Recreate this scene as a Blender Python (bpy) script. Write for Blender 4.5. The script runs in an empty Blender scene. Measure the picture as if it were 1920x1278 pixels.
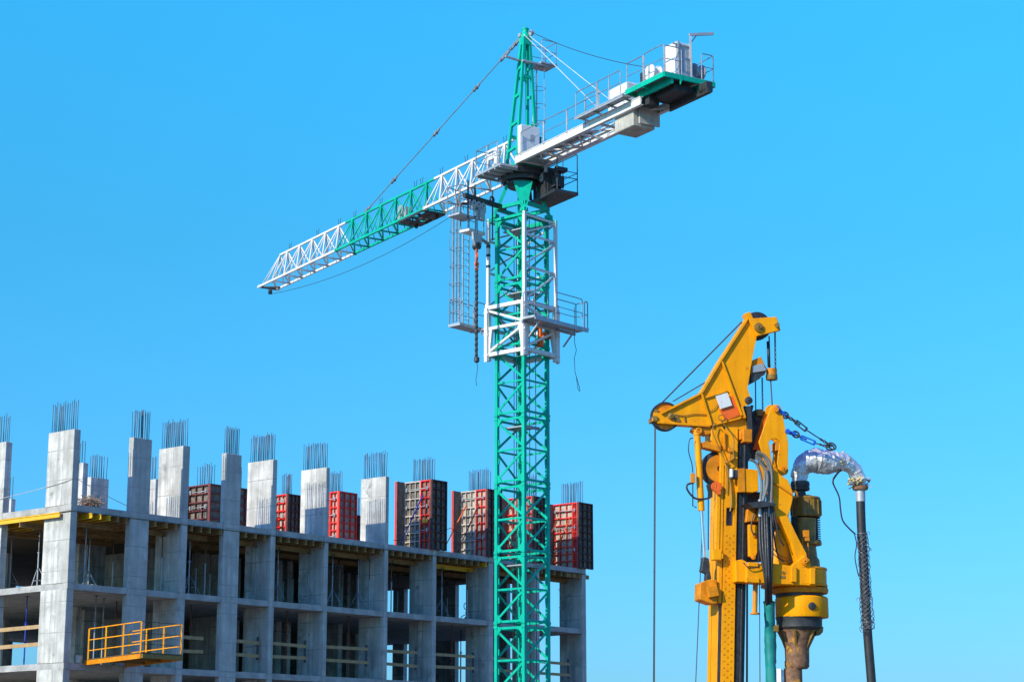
import bpy, bmesh, math, random
from mathutils import Vector as Vec, Matrix, noise
from math import sin, cos, tan, pi, radians as R_, atan, sqrt
random.seed(7)
SC = bpy.context.scene
COL = SC.collection

# ------------------------------------------------------------------ camera, sky, sun, exposure
PITCH = atan((1455. - 639.) / 3733.)
ZC = 1.7
cam = bpy.data.cameras.new('camera'); camo = bpy.data.objects.new('camera', cam); COL.objects.link(camo)
cam.lens = 70.; cam.sensor_width = 36.; cam.clip_end = 8000.
camo.location = (0, 0, ZC); camo.rotation_euler = (pi / 2 + PITCH, 0, 0)
SC.camera = camo

SUN_EL = R_(30); SH = Vec((-.719, -.695, 0)).normalized()
SDIR = Vec((SH.x * cos(SUN_EL), SH.y * cos(SUN_EL), sin(SUN_EL)))
w = bpy.data.worlds.new('World'); SC.world = w; w.use_nodes = True
nt = w.node_tree; nt.nodes.clear()
sky = nt.nodes.new('ShaderNodeTexSky'); sky.sky_type = 'NISHITA'; sky.sun_disc = False
sky.sun_elevation = SUN_EL; sky.sun_rotation = math.atan2(SH.x, SH.y)
sky.air_density = 1.0; sky.dust_density = .6; sky.ozone_density = 1.0
hs = nt.nodes.new('ShaderNodeHueSaturation'); hs.inputs['Saturation'].default_value = 1.0
mx = nt.nodes.new('ShaderNodeMix'); mx.data_type = 'RGBA'; mx.blend_type = 'MULTIPLY'
mx.inputs['Factor'].default_value = 1
tcw = nt.nodes.new('ShaderNodeTexCoord'); spw = nt.nodes.new('ShaderNodeSeparateXYZ'); rmp = nt.nodes.new('ShaderNodeValToRGB')
nt.links.new(tcw.outputs['Generated'], spw.inputs[0]); nt.links.new(spw.outputs[2], rmp.inputs[0]); nt.links.new(rmp.outputs[0], mx.inputs[7])
for i, (p, c) in enumerate(((.045, (.31, .77, 1.36)), (.15, (.275, 1.0, 1.5)), (.26, (.255, 1.27, 1.66)), (.37, (.26, 1.72, 2.2)), (.48, (.42, 1.0, 2.4)), (.65, (.56, .80, 2.5)), (1., (.58, .76, 2.3)))):   # deep polarised blue of the photo
    e = rmp.color_ramp.elements[i] if i < 2 else rmp.color_ramp.elements.new(p)
    e.position = p; e.color = (*c, 1)
bg = nt.nodes.new('ShaderNodeBackground'); bg.inputs['Strength'].default_value = .12
wo = nt.nodes.new('ShaderNodeOutputWorld')
nt.links.new(sky.outputs[0], hs.inputs['Color']); nt.links.new(hs.outputs[0], mx.inputs[6])
nt.links.new(mx.outputs[2], bg.inputs[0]); nt.links.new(bg.outputs[0], wo.inputs[0])
sl = bpy.data.lights.new('sun', 'SUN'); slo = bpy.data.objects.new('sun', sl); COL.objects.link(slo)
sl.energy = 5.0; sl.angle = R_(.5); sl.color = (1, .935, .76)
slo.rotation_euler = SDIR.to_track_quat('Z', 'Y').to_euler(); slo.location = (-40, -40, 60)
SC.view_settings.view_transform = 'Standard'; SC.view_settings.look = 'None'
SC.view_settings.exposure = 0; SC.view_settings.gamma = 1
SC.cycles.max_bounces = 8; SC.cycles.diffuse_bounces = 2

# ------------------------------------------------------------------ helpers: pixels of the 1920 px photo -> points
FW = Vec((0, cos(PITCH), sin(PITCH))); UPV = Vec((0, -sin(PITCH), cos(PITCH))); CP = Vec((0, 0, ZC)); ZV = Vec((0, 0, 1))
def ray(x, y): return FW + Vec((1, 0, 0)) * ((x - 960.) / 3733.) - UPV * ((y - 639.) / 3733.)
def onY(x, y, Y): r = ray(x, y); return CP + r * (Y / r.y)
def onplane(x, y, p, n): r = ray(x, y); return CP + r * ((p - CP).dot(n) / r.dot(n))

# ------------------------------------------------------------------ helpers: meshes
WM = {}
class MB:
    def __init__(s): s.v = []; s.f = []; s.m = []; s.sm = []
    def add(s, vs, fs, mi=0, smooth=False):
        o = len(s.v); s.v += [Vec(p) for p in vs]
        for i, f in enumerate(fs):
            s.f.append([o + k for k in f]); s.m.append(mi)
            s.sm.append(smooth if not isinstance(smooth, list) else smooth[i])
        return s
    def boxv(s, c, ax, ay, az, mi=0):
        c = Vec(c); vs = [c + ax * i + ay * j + az * k for i in (-.5, .5) for j in (-.5, .5) for k in (-.5, .5)]
        return s.add(vs, [(0, 1, 3, 2), (4, 6, 7, 5), (0, 4, 5, 1), (2, 3, 7, 6), (0, 2, 6, 4), (1, 5, 7, 3)], mi)
    def beam(s, a, b, w, h=None, up=ZV, mi=0):
        a = Vec(a); b = Vec(b); d = b - a; h = w if h is None else h
        sd = d.cross(up)
        if sd.length < 1e-5 * max(d.length, 1e-6): sd = d.cross(Vec((1, 0, 0)))
        sd.normalize(); u = sd.cross(d).normalized()
        return s.boxv((a + b) / 2, d, sd * w, u * h, mi)
    def tube(s, a, b, r, n=8, r2=None, mi=0, caps=True):
        a = Vec(a); b = Vec(b); d = (b - a); r2 = r if r2 is None else r2
        if d.length < 1e-6: return s
        d.normalize(); x = d.orthogonal().normalized(); y = d.cross(x)
        vs = []
        for i in range(n):
            t = 2 * pi * i / n; o = x * cos(t) + y * sin(t); vs += [a + o * r, b + o * r2]
        fs = [(2 * i, 2 * ((i + 1) % n), 2 * ((i + 1) % n) + 1, 2 * i + 1) for i in range(n)]
        sm = [True] * n
        if caps: fs += [tuple(range(0, 2 * n, 2)), tuple(range(1, 2 * n, 2))]; sm += [False, False]
        return s.add(vs, fs, mi, sm)
    def sweep(s, pts, r, n=6, mi=0, radii=None, jit=0., closed=False):
        pts = [Vec(p) for p in pts]; N = len(pts); x = None; vs = []
        for i, p in enumerate(pts):
            d = ((pts[(i + 1) % N] - pts[i - 1]) if closed else (pts[min(i + 1, N - 1)] - pts[max(i - 1, 0)])).normalized()
            x = d.orthogonal().normalized() if x is None else (x - d * x.dot(d)).normalized()
            y = d.cross(x); rr = radii[i] if radii else r
            for k in range(n):
                t = 2 * pi * k / n; q = rr
                if jit: q = rr * (1 + jit * noise.noise((p + (x * cos(t) + y * sin(t)) * rr) * 6) * 1.6 + jit * .5 * noise.noise((p + (x * cos(t) + y * sin(t)) * rr) * 17))
                vs.append(p + (x * cos(t) + y * sin(t)) * q)
        fs = []; M = N if closed else N - 1
        for i in range(M):
            j = (i + 1) % N
            for k in range(n): fs.append((i * n + k, i * n + (k + 1) % n, j * n + (k + 1) % n, j * n + k))
        sm = [True] * len(fs)
        if not closed: fs += [tuple(range(n)), tuple(range((N - 1) * n, N * n))]; sm += [False, False]
        return s.add(vs, fs, mi, sm)
    def ring(s, c, nrm, R, r, N=16, n=6, mi=0, sx=1., xd=None):
        nrm = Vec(nrm).normalized(); x = (Vec(xd) - nrm * Vec(xd).dot(nrm)).normalized() if xd is not None else nrm.orthogonal().normalized(); y = nrm.cross(x)
        return s.sweep([Vec(c) + x * cos(2 * pi * i / N) * R * sx + y * sin(2 * pi * i / N) * R for i in range(N)], r, n, mi, closed=True)
    def prism(s, pts, vec, mi=0):
        pts = [Vec(p) for p in pts]; n = len(pts); vec = Vec(vec)
        fs = [tuple(range(n)), tuple(range(n, 2 * n))] + [(i, (i + 1) % n, n + (i + 1) % n, n + i) for i in range(n)]
        return s.add(pts + [p + vec for p in pts], fs, mi)
    def lathe(s, prof, o, ax=ZV, n=24, mi=0, mis=None):
        o = Vec(o); ax = Vec(ax).normalized(); x = ax.orthogonal().normalized(); y = ax.cross(x); vs = []
        for (r, z) in prof:
            for k in range(n): t = 2 * pi * k / n; vs.append(o + ax * z + (x * cos(t) + y * sin(t)) * r)
        N = len(prof); base = len(s.v)
        s.v += vs
        for i in range(N - 1):
            for k in range(n):
                s.f.append([base + i * n + k, base + i * n + (k + 1) % n, base + (i + 1) * n + (k + 1) % n, base + (i + 1) * n + k])
                s.m.append(mis[i] if mis else mi); s.sm.append(True)
        if abs(prof[0][0] - prof[-1][0]) < 1e-6:
            for k in range(n):
                s.f.append([base + (N - 1) * n + k, base + (N - 1) * n + (k + 1) % n, base + (k + 1) % n, base + k]); s.m.append(mi); s.sm.append(True)
        else:
            for st in (0, (N - 1) * n):
                s.f.append([base + st + k for k in range(n)]); s.m.append(mi); s.sm.append(False)
        return s
    def build(s, name, mats, parent=None, bevel=0., origin=None):
        me = bpy.data.meshes.new(name)
        M = WM[parent.name] if parent else (Matrix.Translation(Vec(origin)) if origin is not None else Matrix())
        Mi = M.inverted()
        me.from_pydata([Mi @ p for p in s.v], [], s.f)
        for mt in (mats if isinstance(mats, (list, tuple)) else [mats]): me.materials.append(mt)
        me.polygons.foreach_set('material_index', s.m); me.polygons.foreach_set('use_smooth', s.sm)
        bm = bmesh.new(); bm.from_mesh(me); bmesh.ops.recalc_face_normals(bm, faces=bm.faces)
        for e in bm.edges:
            if len(e.link_faces) == 2 and e.calc_face_angle(0) > .75: e.smooth = False
        bm.to_mesh(me); bm.free()
        o = bpy.data.objects.new(name, me); COL.objects.link(o)
        if parent: o.parent = parent
        elif origin is not None: o.location = origin
        WM[o.name] = M
        if bevel:
            b = o.modifiers.new('bevel', 'BEVEL'); b.width = bevel; b.segments = 1; b.limit_method = 'ANGLE'; b.angle_limit = .7
        return o
def tag(o, label, cat, group=None, kind=None):
    o['label'] = label
    if cat: o['category'] = cat
    if group: o['group'] = group
    if kind: o['kind'] = kind
    return o
def thing(name, label, cat, loc=(0, 0, 0), rz=0., group=None):
    o = bpy.data.objects.new(name, None); COL.objects.link(o); o.location = loc; o.rotation_euler = (0, 0, rz)
    o.empty_display_size = .3
    WM[o.name] = Matrix.Translation(Vec(loc)) @ Matrix.Rotation(rz, 4, 'Z')
    return tag(o, label, cat, group)
def kids(o): return [c for c in bpy.data.objects if c.parent == o]
def dup(o, loc, rz=None, label=None, parent=None):
    c = o.copy(); COL.objects.link(c)
    if parent: c.parent = parent
    else:
        c.location = loc
        if rz is not None: c.rotation_euler = (0, 0, rz)
        if label: c['label'] = label
    for k in KIDS.setdefault(o.name, kids(o)): dup(k, None, parent=c)
    return c
KIDS = {}

# ------------------------------------------------------------------ materials
def mat(name, col, rough=.6, metal=0., var=.25, scale=3., col2=None, amt2=0., sc2=2., streak=0., bump=0., bsc=20., lines=0., lz=.98, spec=None, chips=0., edge=0., seam=False):
    m = bpy.data.materials.new(name); m.use_nodes = True; t = m.node_tree; N = t.nodes; Lk = t.links
    p = N['Principled BSDF']; p.inputs['Roughness'].default_value = rough; p.inputs['Metallic'].default_value = metal
    if spec is not None: p.inputs['Specular IOR Level'].default_value = spec
    tc = N.new('ShaderNodeTexCoord'); co = tc.outputs['Object']
    def nz(sc, det=5., vec=None, stretch=None):
        n = N.new('ShaderNodeTexNoise'); n.inputs['Scale'].default_value = sc; n.inputs['Detail'].default_value = det
        n.inputs['Roughness'].default_value = .6
        if stretch:
            mp = N.new('ShaderNodeMapping'); mp.inputs['Scale'].default_value = stretch; Lk.new(co, mp.inputs[0]); Lk.new(mp.outputs[0], n.inputs['Vector'])
        else: Lk.new(co, n.inputs['Vector'])
        return n.outputs['Fac']
    def mrange(v, a, b, c, d):
        r = N.new('ShaderNodeMapRange'); Lk.new(v, r.inputs[0])
        for i, q in enumerate((a, b, c, d)): r.inputs[i + 1].default_value = q
        return r.outputs[0]
    def mixc(f, a, b, mode='MIX'):
        x = N.new('ShaderNodeMix'); x.data_type = 'RGBA'; x.blend_type = mode
        if isinstance(f, (int, float)): x.inputs[0].default_value = f
        else: Lk.new(f, x.inputs[0])
        for i, q in ((6, a), (7, b)):
            if isinstance(q, tuple): x.inputs[i].default_value = (*q, 1)
            else: Lk.new(q, x.inputs[i])
        return x.outputs[2]
    c = tuple(col)
    lo = tuple(k * (1 - var) for k in c); hi = tuple(min(1, k * (1 + var * .7)) for k in c)
    out = mixc(mrange(nz(scale), .3, .7, 0, 1), lo, hi)
    if streak: out = mixc(mrange(nz(1., 4., stretch=(5, 5, .35)), .42, .75, 0, streak), out, tuple(k * .45 for k in c))
    if col2 is not None: out = mixc(mrange(nz(sc2, 8.), .5 + .25 * (1 - amt2) , .6 + .25 * (1 - amt2), 0, .9), out, tuple(col2))
    if lines:
        sp = N.new('ShaderNodeSeparateXYZ'); Lk.new(co, sp.inputs[0])
        def ln(sock, per, wd):
            a = N.new('ShaderNodeMath'); a.operation = 'DIVIDE'; Lk.new(sock, a.inputs[0]); a.inputs[1].default_value = per
            b = N.new('ShaderNodeMath'); b.operation = 'FRACT'; Lk.new(a.outputs[0], b.inputs[0])
            return mrange(b.outputs[0], wd, wd * 1.6, 1, 0)
        k = N.new('ShaderNodeMath'); k.operation = 'MULTIPLY'; Lk.new(ln(sp.outputs[2], lz, .022), k.inputs[0]); Lk.new(mrange(nz(1.3), .42, .56, .15, lines), k.inputs[1])
        out = mixc(k.outputs[0], out, tuple(q * .3 for q in c))
        vo = N.new('ShaderNodeTexVoronoi'); vo.inputs['Scale'].default_value = 1.4; Lk.new(co, vo.inputs['Vector'])
        out = mixc(mrange(vo.outputs['Distance'], .035, .05, .75, 0), out, tuple(q * .2 for q in c))
    if seam:      # two pours meet: the outer half is a little greyer, with a fine joint between
        sy = N.new('ShaderNodeSeparateXYZ'); Lk.new(co, sy.inputs[0])
        out = mixc(mrange(sy.outputs[1], .61, .622, .42, 0), out, tuple(q * .55 for q in c))
        a = N.new('ShaderNodeMath'); a.operation = 'COMPARE'; Lk.new(sy.outputs[1], a.inputs[0]); a.inputs[1].default_value = .62; a.inputs[2].default_value = .012
        k = N.new('ShaderNodeMath'); k.operation = 'MULTIPLY'; Lk.new(a.outputs[0], k.inputs[0]); Lk.new(mrange(nz(2.1), .4, .6, .1, .8), k.inputs[1]); out = mixc(k.outputs[0], out, tuple(q * .3 for q in c))
    if chips: out = mixc(mrange(nz(16., 3.), .66, .7, 0, chips), out, tuple(col2) if col2 is not None else tuple(q * .3 for q in c))
    if edge:      # paint rubbed down to rust along the plate edges
        be = N.new('ShaderNodeBevel'); be.samples = 4; be.inputs['Radius'].default_value = .028
        ge = N.new('ShaderNodeNewGeometry'); dt = N.new('ShaderNodeVectorMath'); dt.operation = 'DOT_PRODUCT'; Lk.new(be.outputs[0], dt.inputs[0]); Lk.new(ge.outputs['Normal'], dt.inputs[1])
        k = N.new('ShaderNodeMath'); k.operation = 'MULTIPLY'; Lk.new(mrange(dt.outputs['Value'], .99, .85, 0, 1), k.inputs[0]); Lk.new(mrange(nz(7., 6.), .48, .6, 0, edge), k.inputs[1])
        out = mixc(k.outputs[0], out, (.13, .05, .02))
    Lk.new(out, p.inputs['Base Color'])
    Lk.new(mrange(nz(scale * 2.3), .3, .7, max(.03, rough - .12), min(1, rough + .12)), p.inputs['Roughness'])
    if bump:
        b = N.new('ShaderNodeBump'); b.inputs['Strength'].default_value = bump; b.inputs['Distance'].default_value = .02
        Lk.new(nz(bsc, 6.), b.inputs['Height']); Lk.new(b.outputs[0], p.inputs['Normal'])
    return m
RUST = (.13, .045, .015)
M = {}
M['concrete'] = mat('cast concrete', (.62, .595, .54), .9, var=.4, scale=1.3, col2=(.25, .235, .215), amt2=.6, sc2=1.5, streak=.85, bump=.6, bsc=11, lines=.75, lz=1.17, chips=.35, seam=True)
M['slab'] = mat('slab concrete', (.40, .385, .36), .9, var=.35, scale=1.6, col2=(.2, .19, .18), amt2=.5, sc2=2.5, bump=.4, bsc=9)
M['cwconc'] = mat('counterweight concrete', (.5, .47, .41), .9, var=.2, scale=2.5, col2=(.25, .22, .18), amt2=.35, sc2=2., streak=.5, bump=.25)
M['white'] = mat('white crane paint', (.74, .73, .70), .5, var=.08, scale=2., col2=(.30, .20, .13), amt2=.25, sc2=4., streak=.35, spec=.25, chips=.5)
M['green'] = mat('green crane paint', (.004, .46, .31), .42, var=.14, scale=1.7, col2=(.10, .06, .03), amt2=.3, sc2=3., streak=.4, spec=.15, chips=.6)
M['galv'] = mat('galvanised steel', (.42, .44, .46), .5, .35, var=.2, scale=4., col2=(.16, .14, .13), amt2=.2, sc2=3.)
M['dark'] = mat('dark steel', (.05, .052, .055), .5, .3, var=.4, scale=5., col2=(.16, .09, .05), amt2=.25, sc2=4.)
M['yellow'] = mat('yellow rig paint', (.98, .36, .001), .45, var=.12, scale=2.2, col2=(.34, .11, .012), amt2=.46, sc2=4., streak=.4, spec=.2, chips=.75, edge=.8)
M['yellowd'] = mat('dirty yellow rig paint', (.76, .25, .003), .5, var=.3, scale=4., col2=(.09, .05, .03), amt2=.5, sc2=5., streak=.4, spec=.3)
M['oily_shaded'] = mat('oily yellow brown paint', (.27, .15, .02), .5, var=.4, scale=5., col2=(.05, .035, .02), amt2=.5, sc2=4., streak=.4)  # grimy yellow; shade of drive and platform beams is painted in too
M['rusty'] = mat('rusty drill pipe', (.23, .115, .06), .8, var=.5, scale=8., col2=(.85, .38, .01), amt2=.72, sc2=3., bump=.4, bsc=30)
M['black'] = mat('black greased rail', (.035, .036, .04), .42, .2, var=.5, scale=9., col2=(.11, .10, .095), amt2=.35, sc2=6., streak=.6)
M['rubber'] = mat('black hose rubber', (.025, .025, .028), .5, var=.3, scale=6., col2=(.12, .11, .1), amt2=.25, sc2=8.)
M['hose'] = mat('dusty grey hose', (.17, .165, .15), .65, var=.3, scale=9., col2=(.07, .065, .06), amt2=.35, sc2=9.)
M['chrome'] = mat('chrome rod', (.75, .75, .77), .18, 1., var=.05)
M['orange'] = mat('orange primer', (.88, .13, .006), .5, var=.15, scale=6.)
M['blue'] = mat('blue paint', (.015, .11, .55), .4, var=.2, scale=8.)
M['red'] = mat('red formwork paint', (.8, .022, .012), .5, var=.2, scale=3., col2=(.3, .16, .12), amt2=.2, sc2=5.)
M['maroon'] = mat('worn maroon formwork paint', (.17, .028, .025), .6, var=.3, scale=4., col2=(.14, .10, .08), amt2=.3, sc2=5.)
M['cream'] = mat('cement crusted formwork steel', (.56, .47, .40), .8, var=.35, scale=5., col2=(.42, .05, .03), amt2=.4, sc2=4.)
M['plydark'] = mat('stained form plywood', (.20, .17, .135), .8, var=.55, scale=5., col2=(.36, .31, .25), amt2=.45, sc2=3.2, streak=.7)
M['plylight'] = mat('cement dusted form plywood', (.48, .42, .34), .85, var=.3, scale=5., col2=(.14, .11, .08), amt2=.45, sc2=3.5, streak=.7)
M['wood'] = mat('pale plank wood', (.44, .28, .13), .75, var=.25, scale=3., streak=.2, bump=.2)
M['beamwood'] = mat('weathered formwork timber', (.33, .19, .065), .75, var=.35, scale=2., col2=(.12, .08, .05), amt2=.35, sc2=2.)
M['beamyellow'] = mat('yellow lacquered timber', (.78, .43, .015), .55, var=.12, scale=3.)
M['ply'] = mat('slab form plywood', (.13, .09, .05), .8, var=.4, scale=1.5)
M['rebar'] = mat('rusty blue rebar steel', (.10, .10, .12), .6, .3, var=.4, scale=10., col2=(.14, .07, .04), amt2=.3, sc2=2.)
M['foil'] = mat('crumpled foil', (.66, .66, .66), .42, .5, var=.3, scale=5., col2=(.34, .30, .22), amt2=.4, sc2=4., bump=.5, bsc=25)
M['foam'] = mat('yellow insulation foam', (.72, .55, .24), .9, var=.3, scale=20., bump=.8, bsc=30)
M['net'] = mat('wire net', (.15, .165, .19), .5, .3, var=.3)
M['rail'] = mat('darkened rail steel', (.26, .28, .31), .5, .35, var=.3, scale=4.)  # galvanised steel darkened, its backlit look put into the colour
M['formdark'] = mat('dark form frame', (.075, .022, .02), .7, var=.4, scale=5.)
M['teal'] = mat('teal tarpaulin', (.004, .22, .20), .6, var=.15, scale=2., bump=.25, bsc=5)
M['cable'] = mat('black cable', (.02, .02, .025), .6, var=.2)
M['rope'] = mat('steel wire rope', (.06, .065, .075), .5, .4, var=.3, scale=30.)
M['ltrope'] = mat('pale rope', (.45, .43, .40), .8, var=.2)
M['scrap'] = mat('scrap wire', (.30, .22, .15), .8, var=.4, scale=8.)
M['blueprop'] = mat('blue prop paint', (.02, .05, .42), .5, var=.25, scale=5.)
M['redprop'] = mat('red brown prop paint', (.28, .075, .04), .7, var=.3, scale=5.)
M['render'] = mat('white render', (.8, .8, .8), .8, var=.05, scale=.2)
M['glass'] = mat('dark window glass', (.04, .06, .09), .1, var=.2)
M['ground'] = mat('site dirt', (.20, .165, .125), .95, var=.3, scale=.15, col2=(.2, .17, .14), amt2=.5, sc2=.4)

# ------------------------------------------------------------------ ground
g = MB(); g.add([(-3000, -2000, 0), (3000, -2000, 0), (3000, 5000, 0), (-3000, 5000, 0)], [(0, 1, 2, 3)])
tag(g.build('ground', M['ground']), 'bare site ground of pale trodden earth below the building and machines', None, kind='structure')

# ================================================================== CONCRETE BUILDING
A = R_(40)
U = Vec((sin(A), cos(A), 0)); V = Vec((-cos(A), sin(A), 0)); NF = -V
K = Vec((-16.90, 75.84, 0)); ZT = (2.9, 5.9, 8.9, 11.9); ST = .24; UL, VL = 32.05, 27.
def B(u, v, z): return K + U * u + V * v + ZV * z
def uz(px, py, v=0.): p = onplane(px, py, B(0, v, 0), V) - K; return p.dot(U), p.z
def vz(px, py, u=0.): p = onplane(px, py, B(u, 0, 0), U) - K; return p.dot(V), p.z
def uvz(px, py, z): p = onplane(px, py, Vec((0, 0, z)), ZV) - K; return p.dot(U), p.dot(V)
BR = pi / 2 - A
bld = thing('concrete_building', 'unfinished grey concrete building frame with open storeys behind the tower crane', 'building', K, BR)
def bbox(m, u0, u1, v0, v1, z0, z1, mi=0):
    return m.boxv(B((u0 + u1) / 2, (v0 + v1) / 2, (z0 + z1) / 2), U * (u1 - u0), V * (v1 - v0), ZV * (z1 - z0), mi)
for i, z in enumerate(ZT):
    m = MB(); n = 64; vs = []; fs = []
    # slab with a slightly wavy cast edge
    per = [(UL * k / n, 0) for k in range(n)] + [(UL, VL * k / 40) for k in range(40)] + [(UL * (1 - k / 20), VL) for k in range(20)] + [(0, VL * (1 - k / 40)) for k in range(40)]
    def jit(u, v, s): return .018 * noise.noise(Vec((u * .9, v * .9, s + i * 3)))
    P_ = len(per)
    for zz in (z - ST, z):
        for (u, v) in per:
            o = jit(u, v, zz) - .02; du = (-o if u <= 0 else (o if u >= UL else 0)); dv = (-o if v <= 0 else (o if v >= VL else 0))
            vs.append(B(u + du, v + dv, zz + (.012 * noise.noise(Vec((u, v, zz * 2))))))
    fs = [tuple(range(P_)), tuple(range(P_, 2 * P_))] + [(k, (k + 1) % P_, P_ + (k + 1) % P_, P_ + k) for k in range(P_)]
    m.add(vs, fs); m.build('floor_slab', M['slab'], bld)

COLS = []   # (u0,u1,v0,v1,ztop or None)
def column(u0, u1, v0, v1, zt, bars=14, bh=1.15, up=True, zb=0., seed=0):
    rn = random.Random(seed + int(u0 * 100))
    m = MB(); levs = [0.] + list(ZT) ; 
    e = .004
    for k in range(4):
        z0 = levs[k] if k == 0 else ZT[k - 1]; z1 = ZT[k] - ST
        if z1 < zb: continue
        j = [rn.uniform(0, .012) for _ in range(4)]
        bbox(m, u0 - j[0], u1 + j[1], v0 - .006 - j[2], v1 + j[3], z0 + .001, z1 - .001)
        bbox(m, u0 - .001, u1 + .001, v0 - .022 - .004 * rn.random(), v0 + .3, z1, z1 + ST - .002)   # joint band over the slab edge
    if zt: bbox(m, u0, u1, v0 - .012, v1, ZT[3] - .001, zt)
    c = m.build('column', M['concrete'], bld, bevel=.012)
    if zt and bars:
        b = MB(); du, dv = u1 - u0, v1 - v0; nl = bars // 2
        for s in (0, 1):
            for k in range(nl):
                f = (k + .5) / nl
                if dv > du: u = u0 + .06 + s * (du - .12); v = v0 + .06 + f * (dv - .12)
                else: u = u0 + .06 + f * (du - .12); v = v0 + .06 + s * (dv - .12)
                u += rn.uniform(-.015, .015); v += rn.uniform(-.02, .02); h = bh * rn.uniform(.9, 1.05)
                b.tube(B(u, v, zt - .05), B(u + rn.uniform(-.02, .02), v + rn.uniform(-.02, .02), zt + h), .0138, 5)
        b.build('starter_bars', M['rebar'], c)
    return c
def v_col(pl, pe, pb, ytop, ybase, **k):    # wall-like column running away from the facade: lit face px pl..pe, thickness px pe..pb
    u0 = uz(pe, ybase)[0]; u1 = uz(pb, ybase)[0]; v1 = vz(pl, ybase, u0)[0]; zt = uz(pe, ytop)[1]
    print('vcol', round(u0, 2), round(u1, 2), round(v1, 2), round(zt, 2))
    COLS.append((u0, u1, v1, zt)); return column(u0, u1, 0, v1, zt, **k)
column(0, .31, 0, vz(84.5, 950, 0)[0], uz(136, 803)[1], bars=22); COLS.append((0, .31, 1.37, 14.8))
def u_col(pl, pe, pb, ytop, ybase, **k):
    u0 = uz(pe, ybase)[0]; u1 = uz(pb, ybase)[0]; v1 = vz(pl, ybase, u0)[0]; zt = uz(pe, ytop)[1]
    print('ucol', round(u0, 2), round(u1, 2), round(v1, 2), round(zt, 2))
    COLS.append((u0, u1, v1, zt)); return column(u0, u1, 0, v1, zt, **k)
u_col(236.6, 245, 280, 818, 958, bars=16)
v_col(293.7, 340, 352, 834, 967, bars=24, seed=3)
u_col(412, 420, 449.5, 848, 979, bars=16, seed=4)
v_col(461.5, 509, 517, 860, 988, bars=26, seed=5)
v_col(562, 609.5, 616, 875, 1000, bars=26, seed=6)
v_col(675, 721.5, 728, 892, 1015, bars=24, seed=7)
FORMED = []
for (u0, u1, pt) in ((20.63, 20.87, 806), (24.59, 24.9, 893), (28.03, 28.36, 985), (31.76, 32.05, 1085)):
    COLS.append((u0, u1, 1.5, 14.3)); FORMED.append((u0, u1))
    column(u0, u1, 0, 1.45, uz(pt, {806: 899, 893: 916, 985: 928, 1085: 942}[pt])[1] - .08, bars=24, bh=1.2, seed=int(u0))
# left facade, far facades and inner rows
for k, v in enumerate((4.35, 8.7, 13.1, 17.5, 21.9)):
    column(0, .31, v, v + 1.4, (14.78, 14.6, 14.4, 14.3, 14.3)[k], bars=18, seed=20 + k)
for k, (v0, v1) in enumerate(((12.2, 13.0), (8.5, 10.2), (4.95, 6.05), (3.2, 4.5))): column(31.75, 32.05, v0, v1, None, seed=40 + k)
for k in range(5): column(3 + k * 6.6, 3.9 + k * 6.6, 26.7, 27., None, seed=60 + k)
def inner(pl, pe, pb, ytop, v, vlen, bars=10, seed=0):      # second row columns standing v metres behind the facade
    u0 = uz(pe, 950, v)[0]; u1 = uz(pb, 950, v)[0]; zt = uz(pe, ytop, v)[1]
    return column(u0, u1, v, v + vlen, zt, bars=bars, bh=1.0, seed=seed)
inner(143.7, 152, 162, 866, 6.2, .9, 8, 80)
inner(160, 168, 202, 893, 7.4, .3, 14, 81)
inner(13, 20, 28.5, 934, 14., 1.2, 10, 82)
inner(262, 290, 296, 897, 6.2, 1.4, 14, 83)
for k, u in enumerate((12.6, 16.2, 19.9)): column(u, u + .3, 5.6, 7.1, None, seed=90 + k)
m = MB(); bbox(m, 10.6, 31.7, 14., 14.2, 0.01, 11.6); m.build('core_wall', M['concrete'], bld)
for u in (10.6, 14.2, 18.4, 23.6):
    m = MB(); bbox(m, u, u + .2, 8.4, 13.99, 0.01, 11.6); m.build('core_wall', M['concrete'], bld)
m = MB(); bbox(m, 0.4, 31.6, 26.72, 26.9, 2.9, 5.6); m.build('core_wall', M['concrete'], bld)

# plywood deck, joists, stringers, props
m = MB(); bbox(m, -.06, UL + .05, -.03, 26.9, ZT[3] - ST - .045, ZT[3] - ST - .022)
tag(m.build('plywood_deck', M['ply'], origin=K), 'dark plywood slab form lying on the timber joists under the roof slab', 'plywood')
BAYS = [0.31, 2.91, 5.55, 7.81, 10.45, 13.65, 17.41, 20.63, 24.59, 28.03, 31.76]
BN = ['first bay from the corner wall', 'second bay from the corner wall', 'third bay from the corner wall', 'fourth bay from the corner wall',
      'fifth bay from the corner wall', 'sixth bay from the corner wall', 'seventh bay from the corner wall', 'second bay left of the mast', 'bay just left of the mast', 'bay just right of the mast']
ORD = ['leftmost', 'second', 'third', 'fourth', 'fifth', 'sixth', 'seventh', 'eighth', 'ninth', 'tenth']
zj = ZT[3] - ST - .047
def hbeam(mb, a, b, h=.2, w=.085, mi=0):
    a = Vec(a); b = Vec(b)
    mb.beam(a + ZV * (h / 2 - .02), b + ZV * (h / 2 - .02), w, .04, mi=mi); mb.beam(a - ZV * (h / 2 - .02), b - ZV * (h / 2 - .02), w, .04, mi=mi); mb.beam(a, b, .032, h - .078, mi=mi)
jo = {}
rn = random.Random(5)
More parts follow.
